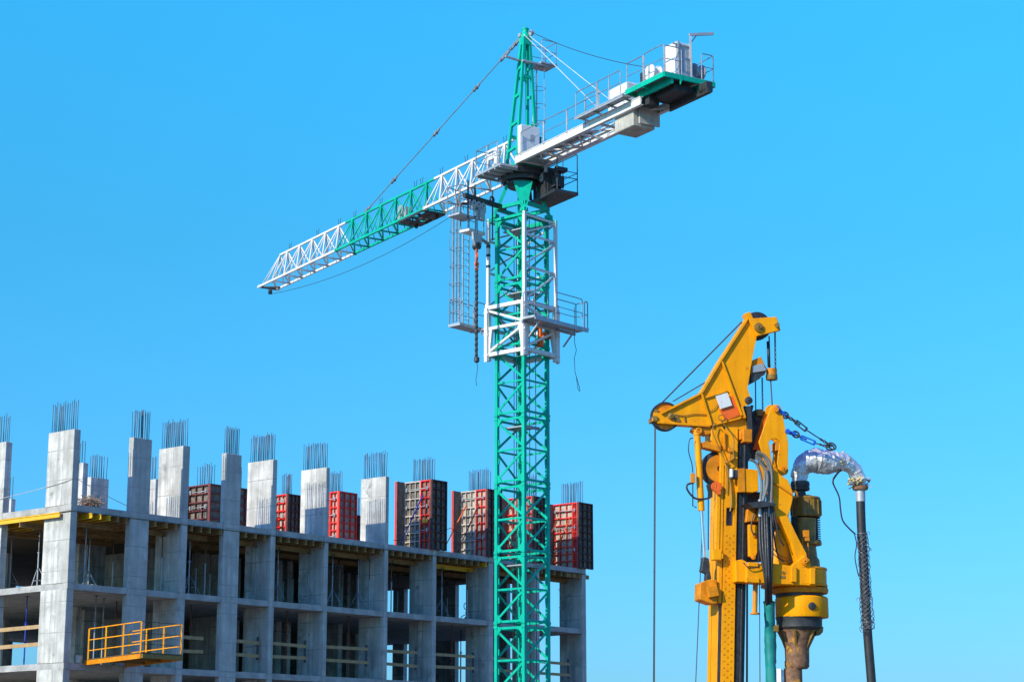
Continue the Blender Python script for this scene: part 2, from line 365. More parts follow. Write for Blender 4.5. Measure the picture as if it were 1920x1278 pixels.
for b in range(10):
    u0 = BAYS[b] + (.3 if b not in (1, 3) else .0); u1 = BAYS[b + 1]
    if b in (1, 3): u0 = BAYS[b] + .95
    n = max(3, int(round((u1 - u0) / .5))); k = 0
    for i in range(n):
        u = u0 + (i + .5) * (u1 - u0) / n + rn.uniform(-.05, .05)
        yl = (b == 0 and i in (0, 1, 2)) or (b == 7 and i == n - 1); key = 'y' if yl else 'w'
        ov = -(.26 - .05 * i) if (b == 0 and yl) else -rn.uniform(.02, .1)
        kind = 'yellow joist' if yl else 'weathered joist'
        lab = '%s under roof slab, %s from left in %s' % (kind, ORD[i], BN[b])
        if key not in jo:
            o = thing('timber_joist', lab, 'joist', B(u, ov, zj - .1), BR, 'timber joists under the roof slab')
            q = MB(); hbeam(q, B(u, ov, zj - .1), B(u, ov + 6.2, zj - .1)); q.build('web', M['beamyellow' if yl else 'beamwood'], o); jo[key] = o
        else: dup(jo[key], B(u, ov, zj - .1), BR, lab)
st0 = None
for b in range(10):
    u0 = BAYS[b] + (.36 if b not in (1, 3) else 1.); u1 = BAYS[b + 1] - .06
    for r_, v in enumerate((.95, 3.2)):
        lab = '%s timber girder below the joists in %s' % ('yellow lacquered' if (b == 7 and r_ == 0) else ('outer weathered' if r_ == 0 else 'inner weathered'), BN[b])
        o = thing('timber_girder', lab, 'girder', B(u0, v, zj - .3), BR, 'timber girders under the joists')
        q = MB(); hbeam(q, B(u0, v, zj - .3), B(u1 if r_ == 0 else u1 + .3, v, zj - .3)); q.build('web', M['beamyellow' if (b == 7 and r_ == 0) else 'beamwood'], o)
o = thing('timber_girder', 'girder end with dark cut face jutting past the right end of the building', 'girder', B(UL - .3, .8, zj - .3), BR, 'timber girders under the joists')
q = MB(); q.beam(B(UL - 1.5, .1, zj - .1), B(UL + .35, .1, zj - .1), .1, .2); q.build('web', M['beamwood'], o)
o = thing('timber_girder', 'long bright yellow timber beam under the sunlit left roof edge', 'girder', B(-.16, .1, zj - .1), BR, 'timber girders under the joists')
q = MB(); hbeam(q, B(-.14, .45, zj - .1), B(-.14, 7.5, zj - .1)); q.build('web', M['beamyellow'], o)
for k, v in enumerate((2.75, 5.6)):
    o = thing('timber_girder', ('brown timber girder end poking out below the yellow beam at left', 'brown girder further back under the sunlit left roof edge')[k], 'girder', B(-.2, v, zj - .3), BR, 'timber girders under the joists')
    q = MB(); hbeam(q, B(-.3, v, zj - .31), B(6.5, v, zj - .31)); q.build('web', M['beamwood'], o)

def make_prop(name, L, tripod, m1, m2, lab, head=True):
    o = thing(name, lab, 'prop', (0, 0, 0), 0., 'steel props in the open storeys')
    q = MB(); q.tube((0, 0, .01), (0, 0, L * .62), .03, 8); q.ring((0, 0, L * .62), ZV, .045, .018, 10, 5); q.tube((-.09, 0, L * .6), (.09, 0, L * .6), .012, 6); q.build('outer_tube', m1, o)
    q = MB(); q.tube((0, 0, L * .6), (0, 0, L - .02), .023, 8); q.build('inner_tube', m2, o)
    q = MB(); q.boxv((0, 0, .006), Vec((.14, 0, 0)), Vec((0, .14, 0)), Vec((0, 0, .01))); q.build('base_plate', M['dark'], o)
    q = MB(); q.boxv((0, 0, L - .012), Vec((.14, 0, 0)), Vec((0, .14, 0)), Vec((0, 0, .012)))
    if head:
        for sx in (-.06, .06):
            for sy in (-.06, .06): q.beam((sx, sy, L), (sx, sy, L + .11), .012)
    q.build('head_plate', M['dark'], o)
    if tripod:
        for a in (0.5, 2.6, 4.7):
            q = MB(); q.tube((cos(a) * .04, sin(a) * .04, .82), (cos(a) * .5, sin(a) * .5, .012), .014, 6); q.tube((cos(a) * .03, sin(a) * .03, .35), (cos(a) * .33, sin(a) * .33, .33), .01, 5); q.build('tripod_leg', M['galv'], o)
    return o
LU = zj - .4 - 8.9; LW = 5.9 + 3. - ST - 5.9
PU = [(155, 1), (163, 3.), (208, 3.6), (300, .9), (352, .9), (365, 3.1), (382, 1.2), (477, .9), (519, .9), (577, .9), (622, .9), (671, .9), (692, .9), (733, .9), (787, .9), (828, .9), (876, .9), (894, .9), (1067, .9)]
PT = {0: 1, 1: 1, 4: 1, 7: 1, 8: 1, 9: 1, 10: 1, 11: 1, 14: 1, 15: 1, 17: 1, 18: 1}
PL = ['grey prop beside the sunlit corner wall in the upper storey', 'grey prop with white tripod standing behind the corner wall, upper storey', 'dim prop deep inside the first bay, upper storey',
      'bright prop standing between the second and third columns, upper storey', 'bright prop just right of the third column, upper storey', 'dim prop behind the bright one right of the third column, upper storey',
      'short looking prop left of the fourth column, upper storey', 'silver tripod prop in the bay right of the fourth column, upper storey', 'dull brown tripod prop just right of the fifth column, upper storey',
      'silver tripod prop before the sixth column wall, upper storey', 'dull tripod prop just right of the sixth column, upper storey', 'bright tripod prop left of a close neighbour before the seventh column, upper storey',
      'prop nearest the inner face of the seventh column, upper storey', 'dull prop just right of the seventh column, upper storey', 'spotted silver prop before the eighth column wall, upper storey',
      'tripod prop just right of the eighth column under the yellow girder', 'prop left of the dark cable heap under the yellow girder', 'prop standing at the dark cable heap, upper storey', 'prop right of the crane mast in the last bay, upper storey']
pa = pb = None
for i, (px, v) in enumerate(PU):
    u = uz(px, 1150, v)[0]; loc = B(u, v, 8.902)
    if PT.get(i):
        if not pa: pa = make_prop('steel_prop', LU, True, M['galv'], M['galv'], PL[i]); pa.location = loc; pa.rotation_euler = (0, 0, BR + .4)
        else: dup(pa, loc, BR + i * .7, PL[i])
    else:
        if not pb: pb = make_prop('steel_prop', LU, False, M['galv'], M['rusty'], PL[i]); pb.location = loc; pb.rotation_euler = (0, 0, BR)
        else: dup(pb, loc, BR + i, PL[i])
for px, v, lab in ((262, 4.6, 'dim prop deep behind the second bay, upper storey'), (392, 4.4, 'dim prop deep behind the third bay, upper storey'), (440, 4.2, 'dim prop just right of the fourth column, far inside upper storey'),
                   (530, 4.6, 'dim prop far inside behind the dull brown prop, upper storey'), (548, 3.4, 'dim prop in the dark left of the silver tripod prop, upper storey'), (640, 4.4, 'dim prop far inside right of the sixth column, upper storey'),
                   (745, 4.2, 'dim prop far inside right of the seventh column, upper storey'), (838, 4.4, 'dim prop far inside right of the eighth column, upper storey'), (1050, 3.6, 'dim prop far inside right of the crane mast, upper storey')):
    u = uz(px, 1140, v)[0]; dup(pb, B(u, v, 8.902), BR + px, lab)
for k, (px, v0, lab) in enumerate(((18, 1.9, 'pale rusty tripod prop left of the corner wall, upper storey'), (70, 4., 'pale prop with tripod just inside the left edge, upper storey'))):
    vv = vz(px, 1090, 1.)[0]; dup(pa, B(1., vv, 8.902), BR + 1, lab)
pc = pd = None
PB = [(176, 1.4, 'galv'), (191, 2.2, 'galv'), (215, 3., 'redprop'), (356, 2., 'rusty'), (537, 1.2, 'redprop'), (653, 1., 'redprop'), (847, 1.2, 'redprop'), (864, 3., 'dark')]
QL = ['grey prop behind the left part of the yellow platform railing', 'second grey prop behind the yellow platform railing', 'red brown prop behind the yellow platform railing', 'thin rusty prop right of the yellow platform, lower storey',
      'red brown prop behind planks right of the fifth column, lower storey', 'red brown prop behind planks right of the sixth column, lower storey', 'thick red brown prop right of the eighth column, lower storey', 'black prop standing before a bright gap left of the crane']
ck = {}
for i, (px, v, mt) in enumerate(PB):
    u = uz(px, 1220, v)[0]; loc = B(u, v, 5.902)
    if mt not in ck: o = make_prop('steel_prop', LW, False, M[mt], M[mt] if mt != 'galv' else M['galv'], QL[i], False); o.location = loc; ck[mt] = o
    else: dup(ck[mt], loc, BR, QL[i])
o = make_prop('steel_prop', LW, False, M['blueprop'], M['blueprop'], 'blue prop left of the corner wall in the lower storey', False); vv = vz(47, 1200, .9)[0]; o.location = B(.9, vv, 5.902)

# guard planks in the lower storey
gp = 0
for b in range(2, 10):
    u0 = BAYS[b] + (.36 if b != 3 else .95); u1 = BAYS[b + 1] - .05
    for k, z in enumerate((.72, 1.28)):
        o = thing('guard_plank', '%s guard plank across the lower storey, %s' % (('lower', 'upper')[k], BN[b]), 'plank', B(u0, .35, 5.9 + z), BR, 'guard planks across the lower storey')
        e = u1 - (.55 if b % 2 == 0 or b > 4 else .1)
        q = MB(); q.beam(B(u0 - .02, .35, 5.9 + z), B(e, .36, 5.9 + z + rn.uniform(-.04, .04)), .035, .135); q.build('board', M['wood'], o)
    if b > 2:
        q = MB(); q.beam(B(e - .05, .41, 5.9 + .55), B(e - .05, .41, 5.9 + 1.5), .08, .1)
        tag(q.build('plank_post', M['dark'], origin=B(e, .4, 5.9)), 'dark upright nailed to the guard planks in ' + BN[b], 'post', 'uprights holding the guard planks')
for k, z in enumerate((.75, 1.42)):
    o = thing('guard_plank', '%s sunlit orange guard plank left of the corner wall' % ('lower', 'upper')[k], 'plank', B(-.05, 1.4, 5.9 + z), BR, 'guard planks across the lower storey')
    q = MB(); q.beam(B(.05, 1.38, 5.9 + z), B(.05, 7., 5.9 + z - .05), .035, .15); q.build('board', M['wood'], o)

# yellow loading platform
tl = R_(2.5)
PD = (NF * cos(tl) + ZV * sin(tl)); p0 = B(1.05, -.05, 5.93)
plat = thing('loading_platform', 'yellow steel loading platform with railings jutting from the lower storey', 'platform', p0, BR)
PW = 1.95; LL = 3.2
q = MB()
for s in (0, PW): q.beam(p0 + U * s - PD * .1, p0 + U * s + PD * LL, .08, .17)
q.build('frame', M['yellowd'], plat)
q = MB(); q.beam(p0 + PD * (LL + .045), p0 + PD * (LL + .045) + U * PW, .08, .16); q.beam(p0 + PD * 1.1, p0 + PD * 1.1 + U * PW, .08, .12); q.beam(p0 + PD * 2., p0 + PD * 2. + U * PW, .08, .12); q.build('cross_beam', M['oily_shaded'], plat)  # shade on the cross beams is put into their darker paint
q = MB(); q.boxv(p0 + PD * (LL / 2) + U * PW / 2 + ZV * .115, PD * (LL + .1), U * (PW + .05), ZV * .025); q.build('deck', M['ply'], plat)  # dark plywood colour also carries the shade under the deck
for s in (0, PW):
    q = MB(); c = p0 + U * s
    for k in range(4):
        d_ = .08 + k * (LL - .13) / 3; q.beam(c + PD * d_ + ZV * .1, c + PD * d_ + ZV * 1.27, .055, .055)
    for h in (.45, .85, 1.27): q.beam(c + PD * .1 + ZV * h, c + PD * (LL - .05) + ZV * h, .035 if h < 1.2 else .05, .035)
    q.build('railing', M['yellow'], plat)
q = MB()
for h in (.45, .85, 1.27): q.beam(p0 + PD * (LL - .06) + ZV * h, p0 + PD * (LL - .06) + U * PW + ZV * h, .02, .02)
q.build('end_rail', M['dark'], plat)

# formwork around roof columns ------------------------------------------------
FG = 'steel formwork boxes on the roof slab'
def panel(par, o, a, n, wd, ht, fm, pm, nv=3, inner_dark=False, dz=.39):
    """one framed form panel: corner o, along a, outward n"""
    f = MB(); d = .11
    o = Vec(o) + n * (d / 2)
    for k in (0., wd - .05): f.beam(o + a * (k + .025), o + a * (k + .025) + ZV * ht, .05, d, up=n)
    z = .03; rows = max(2, int(round(ht / dz)))
    for i in range(rows + 1):
        zz = .03 + i * (ht - .06) / rows
        f.beam(o + a * .05 + ZV * zz, o + a * (wd - .05) + ZV * zz, .055 if i in (0, rows) else .05, d * .92, up=n)
    for j in range(1, nv):
        f.beam(o + a * wd * j / nv + ZV * .055, o + a * wd * j / nv + ZV * (ht - .055), .03, d * .75, up=n)
    fr = f.build('panel', fm, par)
    s = MB(); s.boxv(o + a * wd / 2 + ZV * ht / 2 - n * (d / 2 + .012), a * (wd - .004), n * .02, ZV * (ht - .01)); s.build('plywood', pm, fr)
    return fr
def clampset(par, o, a, n, wd, zs):
    for z in zs:
        c = MB(); p = Vec(o) + n * .13 + ZV * z
        c.tube(p + a * .05, p + a * (wd - .05), .018, 6)
        for k in (.12, wd - .2):
            c.tube(p + a * k - n * .02, p + a * k + n * .12, .018, 6); c.beam(p + a * k - ZV * .09 + n * .06, p + a * k + ZV * .09 + n * .06, .05, .05)
        c.build('clamp', M['galv'], par)
def formwork(lab, u0, v0, v1, ht, wo, style, brace=('orange', 'orange'), z=ZT[3] + .002, split=None, wi=None):
    o = thing('column_formwork', lab, 'formwork', B(u0, (v0 + v1) / 2, z), BR, FG)
    fa, fb, fc, pm, pm2 = style
    wd = v1 - v0
    sp = split if split else 0
    # lit panels facing -U : inner wide one and outer narrow one
    if sp:
        panel(o, B(u0 - .12, v0 + sp, z), V, -U, wd - sp, ht, M[fa], M[pm], 3)
        panel(o, B(u0 - .121, v0, z), V, -U, sp - .004, ht, M[fb], M[pm], 2)
    else: panel(o, B(u0 - .12, v0, z), V, -U, wd, ht, M[fa], M[pm], 3)
    clampset(o, B(u0 - .12, v0, z), V, -U, wd, (ht * .28, ht * .62, ht * .88))
    panel(o, B(u0 - .232, v0 - .022, z), U, -V, wo, ht, M[fc], M[pm2], 3)
    panel(o, B(u0 + .36, v0, z), V, U, wd, ht, M[fc], M[pm2], 3)
    wi = wi or wo
    panel(o, B(u0 + .3 - wi, v1 + .014, z), U, V, wi, ht, M[fb], M[pm2], 2)
    s = MB(); s.boxv(B(u0 + .3 - wi / 2, v1 + .006, z + ht / 2), U * (wi - .01), V * .012, ZV * (ht - .02)); s.build('plywood', M['plydark'], o)
    for k, mt in enumerate(brace):
        if not mt: continue
        t = .25 + .5 * k; b = MB(); top = B(u0 - .28, v0 + wd * t, z + ht * .78); bot = B(u0 - 1.6 - .2 * k, v0 + wd * t + .25, z + .03)
        b.tube(top, top.lerp(bot, .48), .032, 8); b.tube(top.lerp(bot, .46), bot, .024, 8); b.boxv(bot, U * .12, V * .1, ZV * .04)
        b.build('brace', M[mt], o)
    return o
sty1 = ('cream', 'red', 'formdark', 'plydark', 'plydark'); sty2 = ('cream', 'red', 'formdark', 'plylight', 'plydark'); sty3 = ('maroon', 'maroon', 'maroon', 'plydark', 'plydark'); sty4 = ('red', 'red', 'red', 'plylight', 'plylight')
def ht_at(px, py, u): return uz(px, py)[1] - ZT[3]
fw1 = formwork('red and grey column formwork right of the last bare wall, with blue brace', 20.63, 0., 1.62, uz(812, 899)[1] - ZT[3], 1.05, sty1, ('blueprop', None), split=.62)
m = MB(); m.boxv(B(20.63 - .2, .33, ZT[3] + 1.35), V * .34, U * .03, ZV * .16); m.build('tag_plate', M['beamyellow'], fw1)
formwork('column formwork just left of the crane mast with red tubes as braces', 24.59, 0., 1.62, uz(912, 916)[1] - ZT[3], 1.05, sty2, ('redprop', 'orange'), split=.66)
formwork('column formwork seen through the lattice of the crane mast', 28.03, 0., 1.6, uz(990, 928)[1] - ZT[3], .95, sty4[:2] + ('formdark', 'plylight', 'plydark'), ('redprop', None), split=.6)
formwork('rightmost column formwork overhanging the end of the building', 31.62, 0., 1.55, uz(1090, 942)[1] - ZT[3], 1.15, ('red', 'red', 'formdark', 'plylight', 'plydark'), ('orange', 'redprop'), split=.3)
# second row of formwork further back on the roof
def backform(lab, px0, px1, ytop, v, wd, wo, style, wi=.9, split=None):
    u0 = uz(px1, 960, v)[0]; zt = uz(px1, ytop, v)[1]
    column(u0 + .01, u0 + .3, v + .05, v + wd - .1, zt - .1, bars=14, bh=1.1, seed=int(px0))
    return formwork(lab, u0, v, v + wd, zt - ZT[3], wo, style, (None, None), wi=wi, split=split)
backform('dark maroon formwork box partly behind the fourth roof column', 367, 397, 907, 6.2, 1.35, 2.2, sty3)
backform('dark formwork glimpsed between the fourth and fifth roof columns', 440, 447, 915, 6.6, .9, .8, sty3)
backform('bright red formwork edge left of the shadow striped roof wall', 531, 543, 926, 5.6, .8, .8, sty4[:2] + ('formdark', 'plylight', 'plydark'))
backform('bright red formwork between the last two bare roof walls', 616, 639, 921, 4.6, 1.1, 1.2, sty4, split=.5)
backform('small crusty formwork just left of the last bare roof wall', 664, 671, 966, 8.6, .6, .6, sty1)

# scrap pile, cable heap, rope
p = B(uz(168, 945, 2.3)[0], 2.3, ZT[3])
o = thing('scrap_pile', 'tangled pile of bent wire scraps in an orange tray on the roof slab', 'scrap', p, BR)
q = MB(); q.boxv(p + ZV * .17, U * .9, V * .5, ZV * .34); q.build('tray', M['orange'], o)
q = MB(); rr = random.Random(3)
for k in range(75):
    a = p + U * rr.uniform(-.45, .45) + V * rr.uniform(-.25, .25) + ZV * rr.uniform(.32, .62); d = Vec((rr.uniform(-1, 1), rr.uniform(-1, 1), rr.uniform(-.3, .9))).normalized() * rr.uniform(.2, .45)
    q.sweep([a - d * .6, a + Vec((0, 0, .08)), a + d], .013, 5)
q.build('wire', M['scrap'], o)
p = B(uz(893, 1140, 1.8)[0], 1.8, 8.91); o = MB(); rr = random.Random(9)
for k in range(60):
    c = p + ZV * (.1 + abs(rr.gauss(0, .38))) + U * rr.gauss(0, .28) + V * rr.gauss(0, .2)
    o.ring(c, (rr.uniform(-1, 1), rr.uniform(-1, 1), rr.uniform(-.4, 1)), rr.uniform(.12, .3), .02, 12, 5)
tag(o.build('cable_heap', M['cable'], origin=p), 'dark tangled heap of cable beside a prop left of the crane mast', 'cable')
def sag(a, b, s, n=14): a = Vec(a); b = Vec(b); return [a.lerp(b, k / n) - ZV * (s * 4 * (k / n) * (1 - k / n)) for k in range(n + 1)]
o = MB(); zz = 12.95; a0 = B(-.05, 5.2, 12.45)
o.sweep(sag(a0, B(-.03, .4, 12.78), .03) + [B(-.03, -.03, 12.86), B(.32, -.03, 12.86)] + sag(B(.34, -.02, 12.85), B(2.88, -.03, 12.05), .04)[1:], .012, 5)
tag(o.build('safety_rope', M['ltrope'], origin=B(0, 0, 11.9)), 'thin pale rope slung round the corner wall on the roof', 'rope')
o = MB(); o.sweep(sag(B(18.3, .3, 12.15), B(21.72, -.1, 13.), .12) + sag(B(21.72, -.1, 13.), B(24.3, .2, 12.7), .08)[1:], .014, 5)
tag(o.build('slack_cable', M['cable'], origin=B(21, 0, 11.9)), 'slack dark cable hung across the formwork beside the crane', 'cable')
p = B(.75, .1, 5.92); o = MB(); o.lathe([(.12, 0), (.17, .26), (.175, .28)], p, n=14)
tag(o.build('bucket', M['ltrope'], origin=p), 'small pale bucket on the slab edge beside the corner wall', 'bucket')

# ================================================================== TOWER CRANE
T = Vec((.438, 85., 0)); aL = R_(49); L_ = Vec((-sin(aL), cos(aL), 0)); RR = Vec((cos(aL), sin(aL), 0))
aj = R_(32.3); J = Vec((-sin(aj), cos(aj), 0)); Q = Vec((cos(aj), sin(aj), 0))
def mw(a, b, z): return T + L_ * a + RR * b + ZV * z
def jw(t, q, z): return T + J * t + Q * q + ZV * z
crane = thing('tower_crane', 'green and white lattice tower crane standing in front of the concrete building', 'crane', T, 0.)
hw = .84
JZ = [0.0, 2.01, 4.98, 7.95, 10.92, 13.91, 16.87, 19.84, 22.81, 25.78]
CORN = [(-1, -1), (1, -1), (1, 1), (-1, 1)]
def lattice(m, z0, z1, h, t, pats, mids=True):
    """pats: per face (front-left, back-left... ) list of diagonal directions for lower and upper half"""
    faces = [((1, -1), (-1, -1)), ((-1, -1), (-1, 1)), ((1, 1), (-1, 1)), ((1, -1), (1, 1))]
    zm = (z0 + z1) / 2
    for (A_, B_), pt in zip(faces, pats):
        P = lambda c, z: mw(c[0] * h, c[1] * h, z)
        fn = (P(A_, zm) - P(B_, zm)).cross(ZV)
        for zz in (z0 + .14, z1 - .14): m.beam(P(A_, zz), P(B_, zz), .1, .04, up=fn)
        m.beam(P(A_, zm), P(B_, zm), .085, .035, up=fn)
        for (za, zb), s in zip(((z0 + .2, zm - .06), (zm + .06, z1 - .2)), pt):
            a, b = (P(A_, za), P(B_, zb)) if s == '/' else (P(A_, zb), P(B_, za))
            m.beam(a, b, .1, .035, up=fn)
for k in range(9):
    z0, z1 = JZ[k], JZ[k + 1]
    m = MB(); lattice(m, z0, z1, hw - .06, .1, [('/', '\\'), ('/', '/'), ('\\', '\\'), ('\\', '/')])
    for c in CORN:       # joint gussets
        for zz, s in ((z0 + .02, 1), (z1 - .02, -1)):
            p = mw(c[0] * (hw - .06), c[1] * (hw - .06), zz)
            for d in (L_ * -c[0], RR * -c[1]):
                nn = d.cross(ZV).normalized()
                m.prism([p + nn * .045, p + d * .34 + nn * .045 + ZV * s * .12, p + d * .1 + nn * .045 + ZV * s * .42, p + nn * .045 + ZV * s * .42], nn * -.09)
    sec = m.build('mast_section', M['green'], crane)
    for c in CORN:
        m = MB(); x, y = c[0] * (hw - .07), c[1] * (hw - .07)
        m.boxv(mw(x, y, (z0 + z1) / 2), L_ * .15, RR * .15, ZV * (z1 - z0 - .006))
        for zz in (z0 + .09, z1 - .09): m.boxv(mw(x, y, zz), L_ * .19, RR * .19, ZV * .12)
        for zz in (.35, .62): m.boxv(mw(x - c[0] * .13 * (c[1] == -1), y - c[1] * .13 * (c[1] == 1), z0 + (z1 - z0) * zz), L_ * .05, RR * .05, ZV * .26)
        m.build('leg', M['green'], sec)
    m = MB(); bx, by = .45, .35
    for s in (-.17, .17): m.tube(mw(bx + s, by, z0), mw(bx + s, by, z1), .02, 6)
    z = z0 + .15
    while z < z1: m.tube(mw(bx - .17, by, z), mw(bx + .17, by, z), .012, 5); z += .3
    m.build('ladder', M['green'], sec)
    if k in (1, 3, 5, 7, 8):
        m = MB(); zz = z1 - .45 if k < 8 else z1 - .55
        m.boxv(mw(.05, 0, zz), L_ * 1.35, RR * .9, ZV * .05); m.boxv(mw(-.55, 0, zz - .06), L_ * .06, RR * 1.3, ZV * .07); m.build('rest_platform', M['galv'], sec)
m = MB()
for (a, b) in ((-.35, .5), (-.3, .15), (.2, -.3)): m.tube(mw(a, b, 0), mw(a, b, 26), .018, 6)
m.build('power_cable', M['cable'], crane)

# climbing cage
hc = 1.05
cage = MB()
P = lambda c, z, h=hc: mw(c[0] * h, c[1] * h, z)
FACES = [((1, -1), (-1, -1)), ((-1, -1), (-1, 1)), ((1, 1), (-1, 1)), ((1, -1), (1, 1))]
for i, (a, b) in enumerate(FACES):
    for zz, t in ((19.62, .17), (20.78, .13), (21.72, .16)): cage.beam(P(a, zz), P(b, zz), t, t)
    cage.beam(P(a, 21.6), P(b, 20.85), .1, .1); cage.beam(P(b, 20.7), P(a, 19.72), .1, .1)
    cage.beam(P(a, 20.75).lerp(P(b, 20.75), .1), P(a, 19.7).lerp(P(b, 19.7), .04), .14, .14); cage.beam(P(b, 20.75).lerp(P(a, 20.75), .12), P(b, 19.7).lerp(P(a, 19.7), .03), .14, .14)
    if i == 0: continue
    for zz in (23.3, 24.75, 25.62): cage.beam(P(a, zz), P(b, zz), .1, .05, up=(P(a, 0) - P(b, 0)).cross(ZV))
    for (za, zb) in ((21.8, 23.25), (23.35, 24.7), (24.8, 25.58)): cage.beam(P(a, za), P(b, zb), .075, .035, up=(P(a, 0) - P(b, 0)).cross(ZV))
cg = cage.build('climbing_cage', M['white'], crane)
for c in CORN:
    m = MB()
    m.boxv(P(c, (21.9 + 25.75) / 2), L_ * .13, RR * .13, ZV * (25.75 - 21.9))
    m.boxv(mw(c[0] * hc, c[1] * hc, (19.35 + 21.9) / 2), L_ * .2, RR * .2, ZV * 2.55)
    m.boxv(mw(c[0] * (hc + .0), c[1] * (hc + .14), (19.3 + 21.7) / 2), L_ * .16, RR * .07, ZV * 2.4)
    for zz in (19.6, 20.5, 21.5): m.boxv(mw(c[0] * (hc + .01), c[1] * (hc + .02), zz), L_ * .24, RR * .24, ZV * .08)
    m.build('leg', M['white'], cg)
m = MB()
for zz in (24.1, 24.5, 23.6): m.boxv(mw(hc - .0, -hc, zz), L_ * .135, RR * .135, ZV * .12)
m.build('leg_marking', M['dark'], cg)
# platforms of the cage
def rails(m, pts, h=1.1, r=.022, mid=True, close=False, step=1.2):
    pts = [Vec(p) for p in pts]
    segs = list(zip(pts, pts[1:])) + ([(pts[-1], pts[0])] if close else [])
    for a, b in segs:
        n = max(1, int(round((b - a).length / step)))
        for k in range(n + 1): p = a.lerp(b, k / n); m.tube(p, p + ZV * (h - (.05 if k in (0, n) else 0)), r, 6)
        d = (b - a).normalized() * .06
        m.sweep([a + ZV * (h - .06), a + d + ZV * h, b - d + ZV * h, b + ZV * (h - .06)], r, 6)
        if mid:
            m.tube(a + ZV * h * .5, b + ZV * h * .5, r * .8, 5)
    return m
def decking(name, pts, z, th, mt, par):
    m = MB(); m.prism([Vec((p.x, p.y, z - th)) for p in pts], ZV * th); 
    return m.build(name, mt, par)
dk = [mw(-1.2, -1.33, 0), mw(-1.85, -1.33, 0), mw(-1.9, 2.3, 0), mw(-1.2, 2.3, 0)]
d1 = decking('work_platform', dk, 20.95, .1, M['galv'], crane)
m = MB(); rails(m, [mw(-1.2, -1.3, 20.95), mw(-1.83, -1.3, 20.95), mw(-1.86, -.45, 20.95)]); m.build('railing', M['rail'], d1); m = MB(); rails(m, [mw(-1.86, .1, 20.95), mw(-1.86, 1.9, 20.95)], 1.25, step=2); m.build('railing', M['rail'], d1); m = MB(); rails(m, [mw(-1.86, 2.05, 20.95), mw(-1.86, 2.27, 20.95), mw(-1.2, 2.27, 20.95), mw(-1.2, .9, 20.95)], 1.2); m.build('railing', M['rail'], d1)
m = MB()
for b in (-.9, 1.5): m.beam(mw(-1.85, b, 20.83), mw(-1.1, b, 20.1), .06, .06)
m.beam(mw(-1.1, -1.3, 20.8), mw(-1.1, 2.3, 20.8), .1, .12); m.beam(mw(-1.85, -1.3, 20.82), mw(-1.85, 2.3, 20.82), .05, .1); m.build('bracket', M['galv'], d1)
dk = [mw(1.4, -2.5, 0), mw(2.08, -2.5, 0), mw(2.08, -.8, 0), mw(1.4, -.8, 0)]
d2 = decking('work_platform', dk, 20.9, .12, M['galv'], crane)
m = MB(); rails(m, [mw(1.42, -2.45, 20.9), mw(2.05, -2.45, 20.9), mw(2.05, -.85, 20.9)], 1.1); m.build('railing', M['rail'], d2); m = MB(); rails(m, [mw(1.42, -1.6, 20.9), mw(1.42, -.85, 20.9)], 1.1); m.build('railing', M['rail'], d2)
m = MB(); m.beam(mw(1.4, -1.2, 20.75), mw(1.05, -.9, 20.2), .07, .07); m.beam(mw(1.0, -1.1, 20.8), mw(2.05, -1.1, 20.8), .1, .1); m.build('bracket', M['galv'], d2)
# caged ladder on the left platform
m = MB()
for s in (0, .36): m.boxv(mw(1.5, -2.2 + s, 22.9), L_ * .03, RR * .055, ZV * 4.0)
z = 21.1
while z < 24.9: m.tube(mw(1.5, -2.2, z), mw(1.5, -1.84, z), .014, 5); z += .3
m.build('ladder', M['galv'], crane)
m = MB()
for (a, b, z0, z1) in ((2.0, -2.3, 21, 26.2), (1.85, -2.05, 21, 26.4), (1.7, -2.42, 21, 26.5)): m.boxv(mw(a, b, (z0 + z1) / 2), L_ * .05, RR * .05, ZV * (z1 - z0))
for z in (21.9, 22.7, 23.5, 24.3, 25.1, 25.9): m.ring(mw(1.85, -2.25, z), ZV, .3, .014, 12, 5)
m.sweep([mw(2.1, -2.4, z) + RR * .04 * sin(z * 3) for z in [21 + k * .25 for k in range(21)]], .012, 5)
m.build('ladder_hoops', M['rail'], crane)
l1 = decking('landing', [mw(.5, -3.55, 0), mw(1.24, -3.5, 0), mw(1.24, -2.5, 0), mw(.5, -2.5, 0)], 25.45, .08, M['galv'], crane)
m = MB(); rails(m, [mw(1.24, -2.5, 25.45), mw(1.24, -3.5, 25.45), mw(.5, -3.5, 25.45)], 1.25, step=.5); m.build('railing', M['rail'], l1); m = MB(); rails(m, [mw(.5, -3.5, 25.45), mw(.5, -2.5, 25.45)], 1.25, step=.5); m.build('railing', M['rail'], l1)
l2 = decking('landing', [mw(.65, -2.75, 0), mw(1.22, -2.75, 0), mw(1.22, -1.7, 0), mw(.65, -1.7, 0)], 24.95, .13, M['white'], crane)
m = MB(); rails(m, [mw(1.2, -2.7, 24.95), mw(1.2, -1.75, 24.95)], 1.1, step=.4); m.build('railing', M['rail'], l2); m = MB(); rails(m, [mw(.7, -2.7, 24.95), mw(.7, -1.75, 24.95)], 1., step=.5); m.beam(mw(.9, -2., 24.8), mw(1.02, -1.05, 24.6), .1, .1); m.build('railing', M['rail'], l2)
